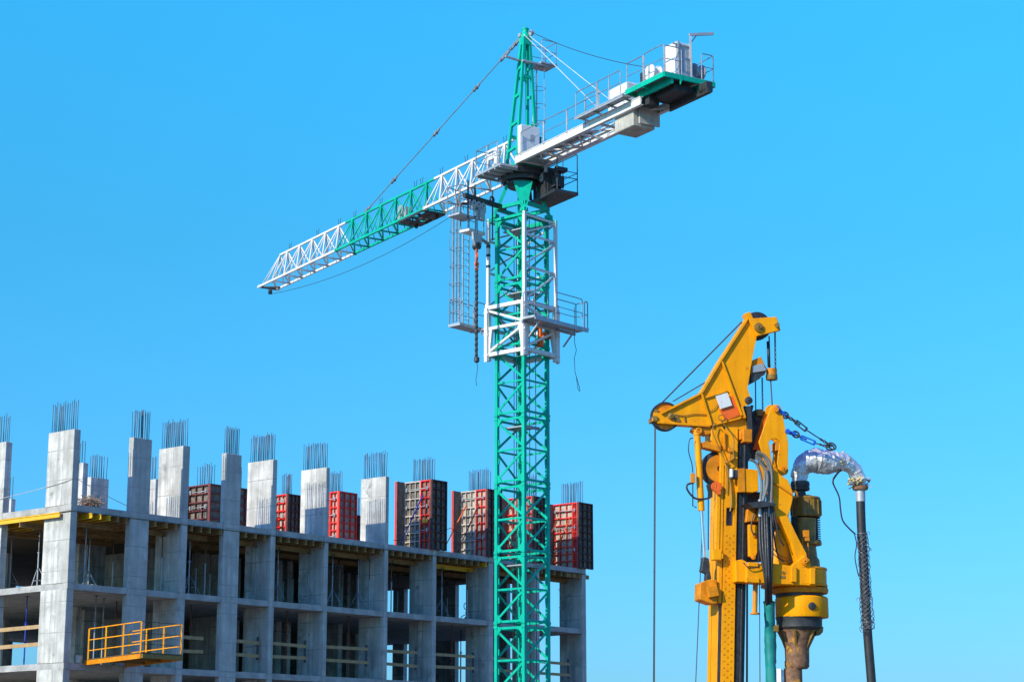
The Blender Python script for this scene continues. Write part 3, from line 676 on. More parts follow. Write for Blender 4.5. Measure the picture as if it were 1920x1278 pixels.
# introduction beam with chain trolley
m = MB(); m.beam(mw(.45, -3.3, 26.25), mw(.45, -.6, 26.25), .14, .2); m.beam(mw(.8, -3.1, 25.98), mw(.5, -1.9, 26.15), .1, .1)
m.beam(mw(.5, -3.0, 27.0), mw(.5, -3.0, 25.3), .08, .08); m.beam(mw(.5, -2.55, 26.9), mw(.5, -2.55, 25.7), .07, .07); m.beam(mw(.45, -1.45, 26.9), mw(.45, -1.45, 24.6), .06, .06)
m.ring(mw(.45, -1.5, 26.45), L_, .12, .05, 14, 6); m.build('introduction_beam', M['dark'], crane)
m = MB()
for b in (-2.75, -2.45, -2.15): m.lathe([(.05, -.1), (.15, -.1), (.15, -.04), (.1, 0), (.15, .04), (.15, .1), (.05, .1)], mw(.45, b, 26.0), L_, 14)
m.boxv(mw(.45, -2.4, 25.85), L_ * .12, RR * .9, ZV * .25); m.boxv(mw(.45, -2.2, 25.6), L_ * .2, RR * .3, ZV * .5); m.boxv(mw(.45, -2.55, 25.65), L_ * .12, RR * .2, ZV * .4); m.build('chain_trolley', M['galv'], crane)
# slewing platform, splayed head legs
m = MB(); zt = 27.35; rt_ = .66
for c in CORN:
    ang = Vec((L_ * c[0] + RR * c[1])).normalized(); top = T + ang * .72 + ZV * zt; bot = mw(c[0] * (hw + .1), c[1] * (hw + .1), 25.85)
    sd = ang.cross(ZV).normalized()
    near = c == (-1, -1)
    wt = .42 if near else .14
    m.prism([bot - sd * .1, bot + sd * .1, top + sd * wt, top - sd * wt], ang * -.14)
    m.boxv(mw(c[0] * hw, c[1] * hw, 25.9), L_ * .26, RR * .26, ZV * .16)
    m.beam(mw(c[0] * hw, c[1] * hw, 25.8), mw(c[0] * (hc + .02), c[1] * (hc + .02), 25.62), .16, .14)
for (a, b) in FACES:
    m.beam(mw(a[0] * hw, a[1] * hw, 26.25), mw(b[0] * hw, b[1] * hw, 26.25), .13, .16); m.beam(mw(a[0] * hw, a[1] * hw, 25.72), mw(b[0] * hw, b[1] * hw, 25.72), .1, .12)
m.build('slewing_support', M['green'], crane)
m = MB(); m.lathe([(.55, 0), (.62, .02), (.72, .12), (.72, .2), (.6, .24)], T + ZV * 27.22, n=28); m.build('bearing_housing', M['dark'], crane)  # green housing coloured dark for the shade under the platform
m = MB(); m.lathe([(.8, 0), (.92, 0), (.92, .2), (.8, .2)], T + ZV * 27.46, n=28); m.boxv(jw(-.1, 0, 27.83), J * 1.7, Q * 1.6, ZV * .3); m.build('slewing_ring', M['dark'], crane)
m = MB(); m.boxv(jw(-.1, 0, 28.05), J * 1.5, Q * 1.4, ZV * .14)
for q in (-.55, .55): m.beam(jw(-.9, q, 28.1), jw(1., q, 28.1), .16, .25)
m.build('turntable', M['green'], crane)
# left service platform
dk = [jw(1.15, -1.75, 0), jw(-1.0, -1.75, 0), jw(-1.0, -.85, 0), jw(1.15, -.85, 0)]
d3 = decking('service_platform', dk, 27.85, .1, M['galv'], crane)
m = MB(); rails(m, [jw(-.7, -1.72, 27.85), jw(1.1, -1.72, 27.85), jw(1.1, -.9, 27.85)], 1.1, step=.75); m.build('railing', M['rail'], d3)
m = MB()
for t in (1.0, .5, 0, -.5, -.9): m.beam(jw(t, -1.73, 27.72), jw(t, -.4, 27.72), .06, .08)
m.build('joist', M['galv'], d3)
m = MB(); p = jw(.15, -1.2, 27.86); m.lathe([(.1, 0), (.14, .05), (.1, .1), (.1, .3), (.15, .36), (.15, .62), (.1, .66), (.17, .7), (.17, .95), (.1, 1.0)], p, n=14); m.boxv(jw(.4, -1.2, 28.6), J * .5, Q * .3, ZV * .3); m.build('slew_motor', M['white'], crane)
# right service platform with cabinets; deck painted dark for the shade beneath
dk = [jw(.3, .55, 0), jw(-2.1, .35, 0), jw(-2.1, 1.6, 0), jw(.3, 1.6, 0)]
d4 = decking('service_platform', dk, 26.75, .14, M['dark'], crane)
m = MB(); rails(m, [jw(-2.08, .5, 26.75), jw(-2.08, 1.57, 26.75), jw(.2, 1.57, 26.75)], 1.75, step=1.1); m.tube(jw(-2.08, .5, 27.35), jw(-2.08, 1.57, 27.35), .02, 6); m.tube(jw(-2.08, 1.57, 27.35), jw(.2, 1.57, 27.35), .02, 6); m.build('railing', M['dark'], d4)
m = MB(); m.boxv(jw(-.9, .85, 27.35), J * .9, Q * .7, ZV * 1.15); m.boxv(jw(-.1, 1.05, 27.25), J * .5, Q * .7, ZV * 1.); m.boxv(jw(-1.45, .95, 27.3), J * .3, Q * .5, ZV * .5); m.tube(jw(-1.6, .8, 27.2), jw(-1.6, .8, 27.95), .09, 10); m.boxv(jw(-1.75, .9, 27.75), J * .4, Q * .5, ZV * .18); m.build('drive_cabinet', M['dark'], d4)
m = MB(); m.lathe([(.05, 0), (.2, 0), (.2, .06), (.05, .06)], jw(-.95, .46, 27.55), -Q, 16); m.lathe([(.05, 0), (.14, 0), (.14, .3), (.05, .34)], jw(-1.2, .5, 27.7), ZV, 12); m.build('slew_gear', M['galv'], d4)
m = MB()
for (t, q) in ((.2, .6), (.2, 1.5), (-1.2, .5)): m.beam(jw(t, q, 26.8), jw(t, q * .8, 27.9), .1, .1)
m.build('hanger', M['dark'], d4)

# tower head
m = MB(); zb, ztp = 28.15, 34.15; ap = (-.3, 0)
def hl(sx, sy, z):
    f = (z - zb) / (ztp - zb); return jw(-.03 + .42 * sx * (1 - f) + f * (-.3 + .1 * sx), sy * (.56 * (1 - f) + .13 * f), z)
SG = [(1, -1), (-1, -1), (-1, 1), (1, 1)]
for (a, b), zs in zip(zip(SG, SG[1:] + SG[:1]), ((28.9, 30.1, 31.4, 32.7), (29.9, 32.3), (28.9, 30.1, 31.4, 32.7), (29.6, 32.3))):
    for z in zs: m.beam(hl(*a, z), hl(*b, z + (.1 if a[1] == b[1] else 0)), .1, .13)
hd = m.build('tower_head', M['green'], crane)
for s in SG:
    m = MB(); m.beam(hl(*s, zb), hl(*s, ztp), .12, .12, up=Q); m.build('leg', M['green'], hd)
m = MB(); m.lathe([(.2, 0), (.22, .1), (.17, .32), (.14, .36), (.14, .5), (.16, .52), (.16, .58), (.08, .62)], jw(-.3, 0, 34.05), n=16); m.boxv(jw(-.3, 0, 34.0), J * .4, Q * .42, ZV * .35); m.build('apex_cap', M['green'], hd)
m = MB(); m.lathe([(.03, -.06), (.13, -.06), (.13, .06), (.03, .06)], jw(-.62, .12, 34.35), Q, 14); m.boxv(jw(-.5, .1, 34.35), J * .3, Q * .05, ZV * .12); m.boxv(jw(-.1, -.15, 34.35), J * .2, Q * .1, ZV * .16); m.build('apex_sheave', M['galv'], hd)
m = MB(); m.beam(jw(-.2, -1.0, 33.15), jw(-.2, 1.0, 33.0), .12, .07); m.beam(jw(-.55, -.3, 32.98), jw(-.55, 1.3, 32.98), .1, .08); m.build('platform_bearer', M['galv'], hd)
m = MB(); m.boxv(jw(-.2, 1.05, 33.06), J * .95, Q * .85, ZV * .07); tp = m.build('top_platform', M['galv'], hd)
m = MB(); rails(m, [jw(-.64, .68, 33.1), jw(-.64, 1.44, 33.1), jw(.24, 1.44, 33.1), jw(.24, .66, 33.1)], 1.05, .02, step=.8); m.build('platform_rail', M['rail'], hd)
m = MB()
for s in (-.15, .15): m.tube(jw(s - .1, .62, 29.4), jw(s - .1, .62, 33.), .018, 6)
z = 29.5
while z < 33: m.tube(jw(-.25, .62, z), jw(.05, .62, z), .012, 5); z += .3
for z in (29.6, 30.4, 31.2, 32.): m.ring(jw(-.1, .85, z), ZV, .3, .014, 14, 5)
for a in (-.4, .2): m.tube(jw(a, .95, 29.6), jw(a, .95, 33), .014, 5)
m.build('head_ladder', M['galv'], hd)

# jib
qn, zb_, zt_ = .55, 28.1, 29.66
def jibseg(t0, t1, n, mt, tip=False, cr=.055):
    m = MB(); st = (t1 - t0) / n
    for q in (-qn, qn): m.beam(jw(t0, q, zb_), jw(t1 if not tip else 26.2, q if not tip else q * (1. if q < 0 else 1.), zb_), .1 if not tip else .1, .11)
    te = t1 if not tip else t1 - .9 * st
    m.beam(jw(t0, 0, zt_), jw(te, 0, zt_), .1, .1)
    for i in range(n):
        a = t0 + i * st; b = a + st; c = a + st * .5
        if tip and i == n - 1: 
            for q in (-qn, qn): m.tube(jw(te, 0, zt_), jw(26.2, q * .75, zb_), .03, 6); m.tube(jw(te, 0, zt_), jw(te + .6, q, zb_), .035, 6)
            m.tube(jw(te, 0, zt_), jw(a, -qn, zb_), .03, 6); m.tube(jw(te, 0, zt_), jw(a, qn, zb_), .03, 6)
        else:
            for q in (-qn, qn):
                m.tube(jw(a, q, zb_), jw(c, 0, zt_), .043, 6); m.tube(jw(c, 0, zt_), jw(b, q, zb_), .043, 6)
                m.tube(jw(c, 0, zt_), jw(c, q, zb_), .026, 6)
        m.tube(jw(a, -qn, zb_), jw(a, qn, zb_), .045, 6); m.tube(jw(a, -qn, zb_), jw(b if not tip or i < n - 1 else 25.9, qn, zb_), .036, 6)
    for t in (t0 + .02, t1 - .02):
        for q in (-qn, qn): m.boxv(jw(t, q, zb_), J * .04, Q * .17, ZV * .18)
    return m.build('jib_section', mt, crane)
s1 = jibseg(.7, 7.75, 5, M['white']); s2 = jibseg(7.75, 16.9, 6, M['green']); s3 = jibseg(16.9, 26.0, 6, M['white'], True)
m = MB(); m.boxv(jw(26.1, 0, zb_), J * .12, Q * 1.15, ZV * .1); m.beam(jw(26.2, -.5, 28.1), jw(25.6, .5, 28.1), .08, .08); m.lathe([(.03, -.05), (.17, -.05), (.14, 0), (.17, .05), (.03, .05)], jw(25.9, .05, 27.86), Q, 16); m.beam(jw(25.9, .05, 27.86), jw(25.9, .05, 28.1), .05, .1); m.build('tip_sheave', M['dark'], s3)
for sg, ts in ((s1, (1.4, 2.9, 4.8, 7.1)), (s2, (9.0, 9.6, 13.1, 15.9)), (s3, (17.6, 20.1, 23.4))):
    m = MB()
    for t in ts:
        for d in (-.08, .1): m.sweep([jw(t + d, 0, zt_), jw(t + d * 1.1, 0, zt_ + .26), jw(t + d * 1.6, 0, zt_ + .38)], .013, 5)
        m.boxv(jw(t, 0, zt_ + .05), J * .24, Q * .08, ZV * .05)
    m.build('rope_guide', M['dark'], sg)
m = MB(); m.boxv(jw(9.9, 0, 27.98), J * .7, Q * 1.1, ZV * .05); m.boxv(jw(8.3, .1, 27.98), J * .9, Q * .9, ZV * .05)
for t in (7.8, 8.5, 9.2, 10.2): m.beam(jw(t, -.6, 28.0), jw(t, .6, 28.0), .06, .08)
m.beam(jw(7.8, 0, 27.98), jw(10.2, 0, 27.98), .12, .1); m.beam(jw(7.8, -.6, 28.0), jw(10.2, -.6, 28.0), .06, .1); m.beam(jw(7.8, .6, 28.0), jw(10.2, .6, 28.0), .06, .1)
for t in (8., 9., 10.): m.lathe([(.03, -.03), (.14, -.03), (.14, .03), (.03, .03)], jw(t, .3, 27.9), Q, 12)
tr = m.build('trolley', M['dark'], crane)
m = MB(); m.lathe([(.05, -.3), (.26, -.3), (.26, -.26), (.2, -.22), (.2, .22), (.26, .26), (.26, .3), (.05, .3)], jw(10.6, 0, 28.75), Q, 18); m.boxv(jw(10.75, 0, 28.45), J * .4, Q * .5, ZV * .5); m.boxv(jw(10.3, -.05, 28.6), J * .2, Q * .3, ZV * .5); m.build('trolley_winch', M['galv'], crane)
m = MB(); m.sweep(sag(jw(25.9, .05, 27.72), jw(6.5, .05, 27.42), .55, 24), .014, 5); m.build('trolley_rope', M['rope'], crane)
# jib pendant bar with links
pa_, pb_ = jw(-.1, -.02, 34.35), jw(14.75, 0, zt_ + .06)
m = MB(); m.tube(pa_, pb_, .024, 8)
for f in (.04, .1, .27, .52, .8, .985):
    p = pa_.lerp(pb_, f); d = (pb_ - pa_).normalized(); L2 = .3 if f > .2 else .42
    m.beam(p - d * L2, p + d * L2, .06, .17 if f < .2 else .1); m.lathe([(.02, -.07), (.09, -.07), (.09, .07), (.02, .07)], p, Q, 10); m.lathe([(.02, -.06), (.07, -.06), (.07, .06), (.02, .06)], p + d * L2 * .8, Q, 10)
m.build('jib_pendant', M['rail'], crane)

# counter jib
zc0, zc1 = 28.04, 28.36; tend = -10.1
for q in (-.78, .62):
    m = MB(); s = 1 if q < 0 else -1
    m.boxv(jw((-.7 + tend) / 2, q, (zc0 + zc1) / 2), J * (abs(tend) - .7), Q * .05, ZV * (zc1 - zc0 - .05))
    for z in (zc0, zc1): m.boxv(jw((-.7 + tend) / 2, q + .04 * s, z), J * (abs(tend) - .7), Q * .17, ZV * .03)
    m.build('counter_jib_beam', M['white'], crane)
m = MB(); t = -1.0; k = 0
while t > -9.9:
    m.beam(jw(t, -.74, 28.1), jw(t, .58, 28.1), .07, .09)
    if t - 1.5 > -10.2: m.beam(jw(t, -.7 if k % 2 else .55, 28.14), jw(t - 1.5, .55 if k % 2 else -.7, 28.14), .06, .06)
    t -= 1.5; k += 1
for q in (-.3, .15): m.beam(jw(-.8, q, 28.3), jw(-9.8, q, 28.3), .1, .04)
m.build('counter_jib_bracing', M['white'], crane)
m = MB(); m.boxv(jw(-3.2, 0, 28.34), J * 4.6, Q * .62, ZV * .03)
for t in (-1.2, -2., -2.9, -3.7, -4.5, -5.2): m.beam(jw(t, -.7, 28.24), jw(t, .55, 28.24), .05, .05)
m.boxv(jw(-1.2, -.1, 28.12), J * 1., Q * 1.2, ZV * .02); m.build('counter_jib_deck', M['galv'], crane)
m = MB(); rails(m, [jw(-1.2, -.82, 28.3), jw(-3., -.82, 28.3)], 1.05, step=1.8); m.build('counter_jib_rail', M['rail'], crane); m = MB(); rails(m, [jw(-3.05, -.82, 28.3), jw(-4.8, -.82, 28.3)], 1.05, step=1.8); m.build('counter_jib_rail', M['rail'], crane); m = MB(); rails(m, [jw(-4.85, -.82, 28.3), jw(-6.2, -.82, 28.3)], 1.05, step=1.4); m.build('counter_jib_rail', M['rail'], crane); m = MB(); rails(m, [jw(-3.2, .7, 28.3), jw(-6, .7, 28.3)], .9, step=1.4); m.build('counter_jib_rail', M['rail'], crane)
dk = [jw(-6.1, -1.3, 0), jw(-9.55, -1.3, 0), jw(-9.55, -.84, 0), jw(-6.1, -.84, 0)]
d5 = decking('walkway', dk, 28.55, .06, M['galv'], crane)
m = MB(); rails(m, [jw(-6.2, -1.28, 28.55), jw(-7.7, -1.28, 28.55)], 1.05, step=1.5); m.build('railing', M['rail'], d5); m = MB(); rails(m, [jw(-7.78, -1.28, 28.55), jw(-9.4, -1.28, 28.55)], 1.05, step=.85); m.build('railing', M['rail'], d5); m = MB(); rails(m, [jw(-6.2, -.8, 28.55), jw(-7.2, -.8, 28.55)], 1., step=1.); m.build('railing', M['rail'], d5)
m = MB()
for t in (-6.3, -7.3, -8.3, -9.3): m.beam(jw(t, -1.29, 28.46), jw(t, -.5, 28.42), .05, .07)
m.beam(jw(-6.1, -1.28, 28.47), jw(-9.55, -1.28, 28.47), .04, .09); m.build('bracket', M['galv'], d5)
m = MB(); m.boxv(jw(-8.72, -.1, 27.86), J * 1.3, Q * 1.1, ZV * .95); cw = m.build('counterweight', M['cwconc'], crane, bevel=.03)
m = MB(); m.boxv(jw(-8.72, -.1, 28.345), J * 1.36, Q * 1.16, ZV * .05); m.boxv(jw(-9.45, .1, 27.95), J * .1, Q * 1.0, ZV * .9); m.build('ballast_plate', M['cwconc'], cw)
m = MB(); m.boxv(jw(-7.95, 0, 29.0), J * 1.4, Q * .8, ZV * 1.05); m.boxv(jw(-7.95, 0, 29.56), J * 1.1, Q * .6, ZV * .08); m.build('winch_housing', M['white'], crane, bevel=.1)
# end platform
ep = [(-9.4, -1.02), (-12.0, -1.02), (-12.05, 1.45), (-9.4, 1.7)]; ez = 28.82
m = MB(); m.prism([jw(t, q, ez - .05) for t, q in ep], ZV * .05); e5 = m.build('end_platform', M['galv'], crane)
m = MB()
for (a, b) in zip(ep, ep[1:] + ep[:1]): m.beam(jw(*a, ez - .13), jw(*b, ez - .13), .07, .2)
m.beam(jw(-9.7, -.62, ez - .28), jw(-12., -.62, ez - .28), .1, .3); m.beam(jw(-9.7, .9, ez - .28), jw(-12., .9, ez - .28), .1, .3); m.beam(jw(-10.6, -1, ez - .2), jw(-10.6, 1.5, ez - .2), .08, .15)
for q in (-.3, 1.0): m.prism([jw(-12.06, q, ez - .02), jw(-12.06, q + .22, ez - .02), jw(-12.06, q + .05, ez - .42)], J * .06)
m.build('edge_beam', M['green'], e5)
m = MB(); m.beam(jw(-9.9, .75, 28.18), jw(-12.6, .75, 28.18), .2, .22); m.boxv(jw(-12.3, .8, 28.35), J * .5, Q * .3, ZV * .4); m.boxv(jw(-10.9, .2, 28.4), J * 1.6, Q * 1., ZV * .25); m.boxv(jw(-10.1, -.3, 28.3), J * .5, Q * .5, ZV * .5); m.build('winch_bearer', M['dark'], e5)
m = MB(); rails(m, [jw(-9.45, -.98, ez), jw(-10.55, -.98, ez)], 1.1, step=1.1); m.build('railing', M['rail'], e5); m = MB(); rails(m, [jw(-10.62, -.98, ez), jw(-11.95, -.98, ez)], 1.15, step=1.3); m.build('railing', M['rail'], e5); m = MB(); rails(m, [jw(-11.97, -.95, ez), jw(-12., -.15, ez)], 1.1, step=.8); m.build('railing', M['rail'], e5); m = MB(); rails(m, [jw(-12., .85, ez), jw(-12.02, 1.42, ez), jw(-9.5, 1.6, ez)], 1.1, step=1.3); m.build('railing', M['rail'], e5)
m = MB(); m.boxv(jw(-11.5, .1, ez + .72), J * .72, Q * .82, ZV * 1.4); cb = m.build('winch_cabinet', M['white'], crane, bevel=.02)
m = MB()
for q in (-.22, .36): m.boxv(jw(-11.9, q, ez + .7), J * .06, Q * .06, ZV * 1.5)
m.boxv(jw(-11.88, -.05, ez + 1.3), J * .05, Q * .9, ZV * .06); m.boxv(jw(-11.88, .1, ez + .08), J * .05, Q * .9, ZV * .08); m.build('frame', M['galv'], cb)
m = MB()
for z in (.25, .65, 1.25): m.boxv(jw(-11.875, -.18, ez + z), J * .02, Q * .2, ZV * .07)
m.boxv(jw(-11.868, .02, ez + .7), J * .012, Q * .16, ZV * 1.05); m.boxv(jw(-11.868, .25, ez + .7), J * .012, Q * .14, ZV * 1.05); m.build('louvre', M['galv'], cb)
for (t, q, nm) in ((-10.55, -.45, 0), (-11.55, .95, 1)):
    m = MB(); m.lathe([(.05, -.22), (.34, -.22), (.34, -.17), (.24, -.16), (.24, .16), (.34, .17), (.34, .22), (.05, .22)], jw(t, q, ez + .45), Q, 20); m.boxv(jw(t + .35, q, ez + .25), J * .3, Q * .4, ZV * .5); m.build('winch_drum', M['white'] if nm == 0 else M['galv'], crane)
m = MB(); m.boxv(jw(-10.1, -.5, ez + .3), J * .35, Q * .35, ZV * .6); m.build('winch_motor', M['dark'], crane)
m = MB(); p = jw(-11.93, .37, ez); dj = (RR * .93 + L_ * -.1).normalized(); m.beam(p, p + ZV * 1.82, .08, .08); m.beam(p + ZV * 1.8 - Q * .05, p + ZV * 2.02 + Q * 1.05 - J * .15, .09, .11); m.beam(p + ZV * 1.45, p + ZV * 1.86 + Q * .32, .04, .04); m.build('davit_arm', M['galv'], crane)
m = MB(); m.boxv(jw(-1.0, -.28, 29.1), J * .3, Q * .98, ZV * 1.3); ec = m.build('switch_cabinet', M['white'], crane, bevel=.02)
m = MB(); m.boxv(jw(-1.157, -.2, 29.2), J * .012, Q * .2, ZV * .3); m.build('label_plate', M['galv'], ec)
m = MB(); m.boxv(jw(-1.0, .27, 29.0), J * .2, Q * .1, ZV * .7); m.tube(jw(-1., -.7, 28.3), jw(-1., -.7, 28.6), .04, 6); m.tube(jw(-1., .1, 28.3), jw(-1., .1, 28.6), .04, 6); m.build('bracket', M['dark'], ec)
m = MB()
for q, te in ((-.55, -6.9), (.45, -7.3)): m.tube(jw(-.4, q * .25, 34.3), jw(te, q, 28.75), .015, 6)
m.build('counter_jib_pendant', M['white'], crane)
m = MB(); m.sweep(sag(jw(-.55, .05, 34.45), jw(-10.4, -.4, 29.55), .25), .016, 5); m.build('hoist_rope', M['rope'], crane)

# hook block, chain sling, loose cables
def chain(m, pts, ll, r, mi=0):
    pts = [Vec(p) for p in pts]; acc = [0]
    for a, b in zip(pts, pts[1:]): acc.append(acc[-1] + (b - a).length)
    n = max(1, int(acc[-1] / (ll * .78)))
    def at(s):
        for i in range(len(pts) - 1):
            if s <= acc[i + 1] or i == len(pts) - 2: return pts[i].lerp(pts[i + 1], (s - acc[i]) / max(1e-6, acc[i + 1] - acc[i])), (pts[i + 1] - pts[i]).normalized()
    for k in range(n):
        p, d = at((k + .5) * acc[-1] / n); x = d.orthogonal().normalized(); nn = x if k % 2 else d.cross(x)
        m.ring(p, nn, ll * .28, r, 10, 5, mi, sx=1.75, xd=d)
hp = mw(.48, -2.45, 24.35)
hb = thing('hook_block', 'grey hook block with orange hook hanging left of the crane mast', 'hook', hp)
m = MB(); m.prism([hp + RR * a + ZV * b - L_ * .05 for a, b in ((-.28, .38), (.3, .34), (.3, -.05), (.12, -.2), (-.12, -.2), (-.25, .05))], L_ * .1); m.build('cheek_plate', M['galv'], hb)
m = MB(); m.lathe([(.03, -.12), (.17, -.12), (.13, 0), (.17, .12), (.03, .12)], hp - ZV * .2, L_, 16)
for a in (-.1, .06): m.tube(hp + RR * a + ZV * .2, hp + RR * a + ZV * 1.3, .014, 5)
m.build('sheave', M['dark'], hb)
m = MB(); chain(m, [hp - ZV * .35, hp - ZV * .85], .2, .035); m.ring(hp - ZV * 1.0, L_, .1, .04, 12, 6); m.sweep([hp - ZV * .95, hp - ZV * 1.15 + RR * .08, hp - ZV * 1.28, hp - ZV * 1.18 - RR * .1], .045, 6); m.build('hook', M['orange'], hb)
hs0 = hp - ZV * 1.2 + RR * .03
m = MB(); chain(m, [hs0, hs0 - ZV * 3.9], .16, .026)
chain(m, [hs0 + L_ * .05, hs0 + L_ * .05 - ZV * 3.9], .16, .026); m.lathe([(.05, 0), (.12, .05), (.12, .22), (.05, .26)], hs0 - ZV * 4.15, n=12)
tag(m.build('lifting_chain', M['rope'], origin=hs0), 'long grey lifting chain hanging from the orange hook left of the mast', 'chain')
m = MB(); p = hs0 - ZV * 4.1; m.sweep([p, p + RR * .06 - ZV * .25, p + RR * .02 - ZV * .5, p - RR * .05 - ZV * .8, p - RR * .0 - ZV * 1.05], .014, 5)
tag(m.build('loose_cable', M['cable'], origin=p), 'short black cable end dangling below the lifting chain', 'cable')
p = mw(-1.86, 1.35, 20.95)
m = MB(); pts = [p + ZV * .8, p + ZV * 0.1, p - ZV * .8, p - ZV * 1.1 + RR * .12, p - ZV * 1.5 - RR * .03, p - ZV * 2.1 + RR * .02, p - ZV * 2.7 + RR * .3, p - ZV * 2.9 + RR * .35, p - ZV * 2.85 + RR * .22, p - ZV * 2.3 + RR * .1]
m.sweep(pts, .014, 5); tag(m.build('loose_cable', M['cable'], origin=p), 'long looped black cable dangling below the right crane platform', 'cable')
# hydraulic climbing jack inside the cage (orange red)
m = MB(); m.lathe([(.08, 0), (.16, .05), (.16, .35), (.1, .4), (.1, .8), (.16, .85), (.16, 1.0), (.06, 1.05)], mw(-.9, .15, 19.9), n=14); m.boxv(mw(-.8, .7, 20.5), L_ * .3, RR * .35, ZV * .25); m.build('climbing_jack', M['orange'], crane)

# ================================================================== DRILLING RIG
th = R_(11); RN = Vec((sin(th), -cos(th), 0)); RD = -RN; RX = Vec((cos(th), sin(th), 0)); G0 = onY(1365, 1278, 50.)
def rp(x, y, d=0.): return onplane(x, y, G0 + RD * d, RN)
GB = Vec((rp(1355, 1278).x, rp(1355, 1278).y, 0))
S_ = 50. / 3820.
rig = thing('drilling_rig', 'yellow drilling rig mast with angled head arm and rotary drive', 'drilling rig', GB, th)
def plate(pts, d, tk, mb=None):
    m = mb or MB(); return m.prism([rp(x, y, d) for x, y in pts], RD * tk)
def bar(m, a, b, w_, d, tk, mi=0):   # strip along the rig plane between two photo points
    return m.beam(rp(*a, d), rp(*b, d), w_, tk, up=RN, mi=mi)
def tb(m, pts, r, d=0., n=8, ds=None, mi=0):
    return m.sweep([rp(x, y, (ds[i] if ds else d)) for i, (x, y) in enumerate(pts)], r, n, mi)
def smooth(pts, k=4):
    out = []; P_ = [Vec((*p, 0)) if len(p) == 2 else Vec(p) for p in pts]
    for i in range(len(P_) - 1):
        p0 = P_[max(0, i - 1)]; p1 = P_[i]; p2 = P_[i + 1]; p3 = P_[min(len(P_) - 1, i + 2)]
        for j in range(k):
            t = j / k; q = .5 * ((2 * p1) + (p2 - p0) * t + (2 * p0 - 5 * p1 + 4 * p2 - p3) * t * t + (3 * p1 - p0 - 3 * p2 + p3) * t ** 3); out.append((q.x, q.y))
    out.append((P_[-1].x, P_[-1].y)); return out
# mast: box body, front plate, black rail
def ground(x0, y0, x1, y1):     # extend a pixel edge down to the ground line
    return x0 + (x1 - x0) * (1500 - y0) / (y1 - y0), 1500.
lean = lambda x, y, k=-.021: (x + (1278 - y) * -k * 1., y)
def ml(x, y): return (x + (1278 - y) * .0195, y)
m = plate([ml(1344.5, 1500), ml(1378, 1500), ml(1376.5, 800), ml(1343, 800)], .12, .86)
bd = m.build('mast_body', M['yellow'], rig, bevel=.012)
m = plate([ml(1352, 1500), ml(1376.5, 1500), ml(1375, 985), ml(1352, 985)], 0., .115)
m = plate([ml(1352, 951), ml(1375, 951), ml(1374, 800), ml(1352, 800)], 0., .115, m)
for a, b in (((1352, 985), (1355.5, 951)), ((1370, 985), (1375, 951))): plate([ml(a[0], a[1]), ml(b[0] if a[0] < 1360 else 1375, a[1]), ml(b[0] if a[0] < 1360 else 1375, b[1]), ml(a[0], b[1])], .001, .113, m)
for i in range(46):
    for j, x in enumerate((1356.5, 1363, 1369.5)):
        y = 1003 + i * 12.4 + (j % 2) * 5; m.boxv(rp(*ml(x, y), -.004), RX * .035, RN * .012, ZV * .028, 1)
m.build('front_plate', [M['yellow'], M['yellowd']], rig)
m = plate([ml(1345.5, 1500), ml(1351.5, 1500), ml(1351.5, 800), ml(1345.5, 800)], .06, .055); m.build('groove_shade_strip', M['dark'], rig)  # dark strip carries the groove's shade in its colour
m = plate([ml(1377.5, 1500), ml(1395.5, 1500), ml(1395, 826), ml(1377, 826)], .05, .5); bar(m, ml(1388, 1500), ml(1388, 826), .05, .02, .06); m.build('slide_rail', M['black'], rig, bevel=.01)
m = MB(); bar(m, ml(1345, 1130), ml(1345, 820), .1, .09, .14); bar(m, ml(1338.5, 1045), ml(1338.5, 905), .1, .1, .2); m.build('mast_channel', M['yellow'], rig, bevel=.008)
# foot block on the left, clevis
m = plate([(1313, 1092), (1328, 1086), (1344, 1086), (1346, 1120), (1344, 1131), (1334, 1131), (1312, 1123)], -.05, .5)
bar(m, (1326, 1110), (1346, 1106), .28, -.1, .1); m.build('cylinder_bracket', M['yellowd'], rig, bevel=.015)
m = plate([(1320, 1043), (1329, 1046), (1331, 1058), (1331, 1068), (1334, 1083), (1330, 1092), (1324, 1086), (1325, 1074), (1315, 1070), (1318, 1052)], .0, .22); m.build('clevis', M['dark'], rig, bevel=.01)
m = MB(); bar(m, ml(1338, 1050), ml(1338, 1030), .22, -.06, .2); bar(m, ml(1345, 1047), ml(1345, 1037), .16, -.1, .1); m.build('mast_clamp', M['yellow'], rig, bevel=.01)
# cylinder
m = MB(); m.tube(rp(1307, 812, .1), rp(1315, 957, .1), .085, 14); m.tube(rp(1306.5, 806, .1), rp(1307, 816, .1), .095, 14); cy = m.build('tilt_cylinder', M['yellow'], rig)
m = MB(); m.tube(rp(1315, 955, .1), rp(1321, 1046, .1), .045, 12); m.build('piston_rod', M['chrome'], cy)
m = MB(); tb(m, smooth([(1299, 821), (1293, 824), (1291, 845), (1297, 868), (1299, 885)]), .014, -.02); tb(m, smooth([(1300, 905), (1289, 908), (1289, 918), (1302, 933), (1320, 935), (1332, 932)]), .025, 0.); tb(m, [(1299, 886), (1299, 948), (1306, 951)], .014, -.02); m.build('cylinder_hose', M['rubber'], cy)
m = MB(); m.boxv(rp(1299, 896, -.02), RX * .1, RN * .1, ZV * .24); m.build('valve_block', M['yellowd'], cy)
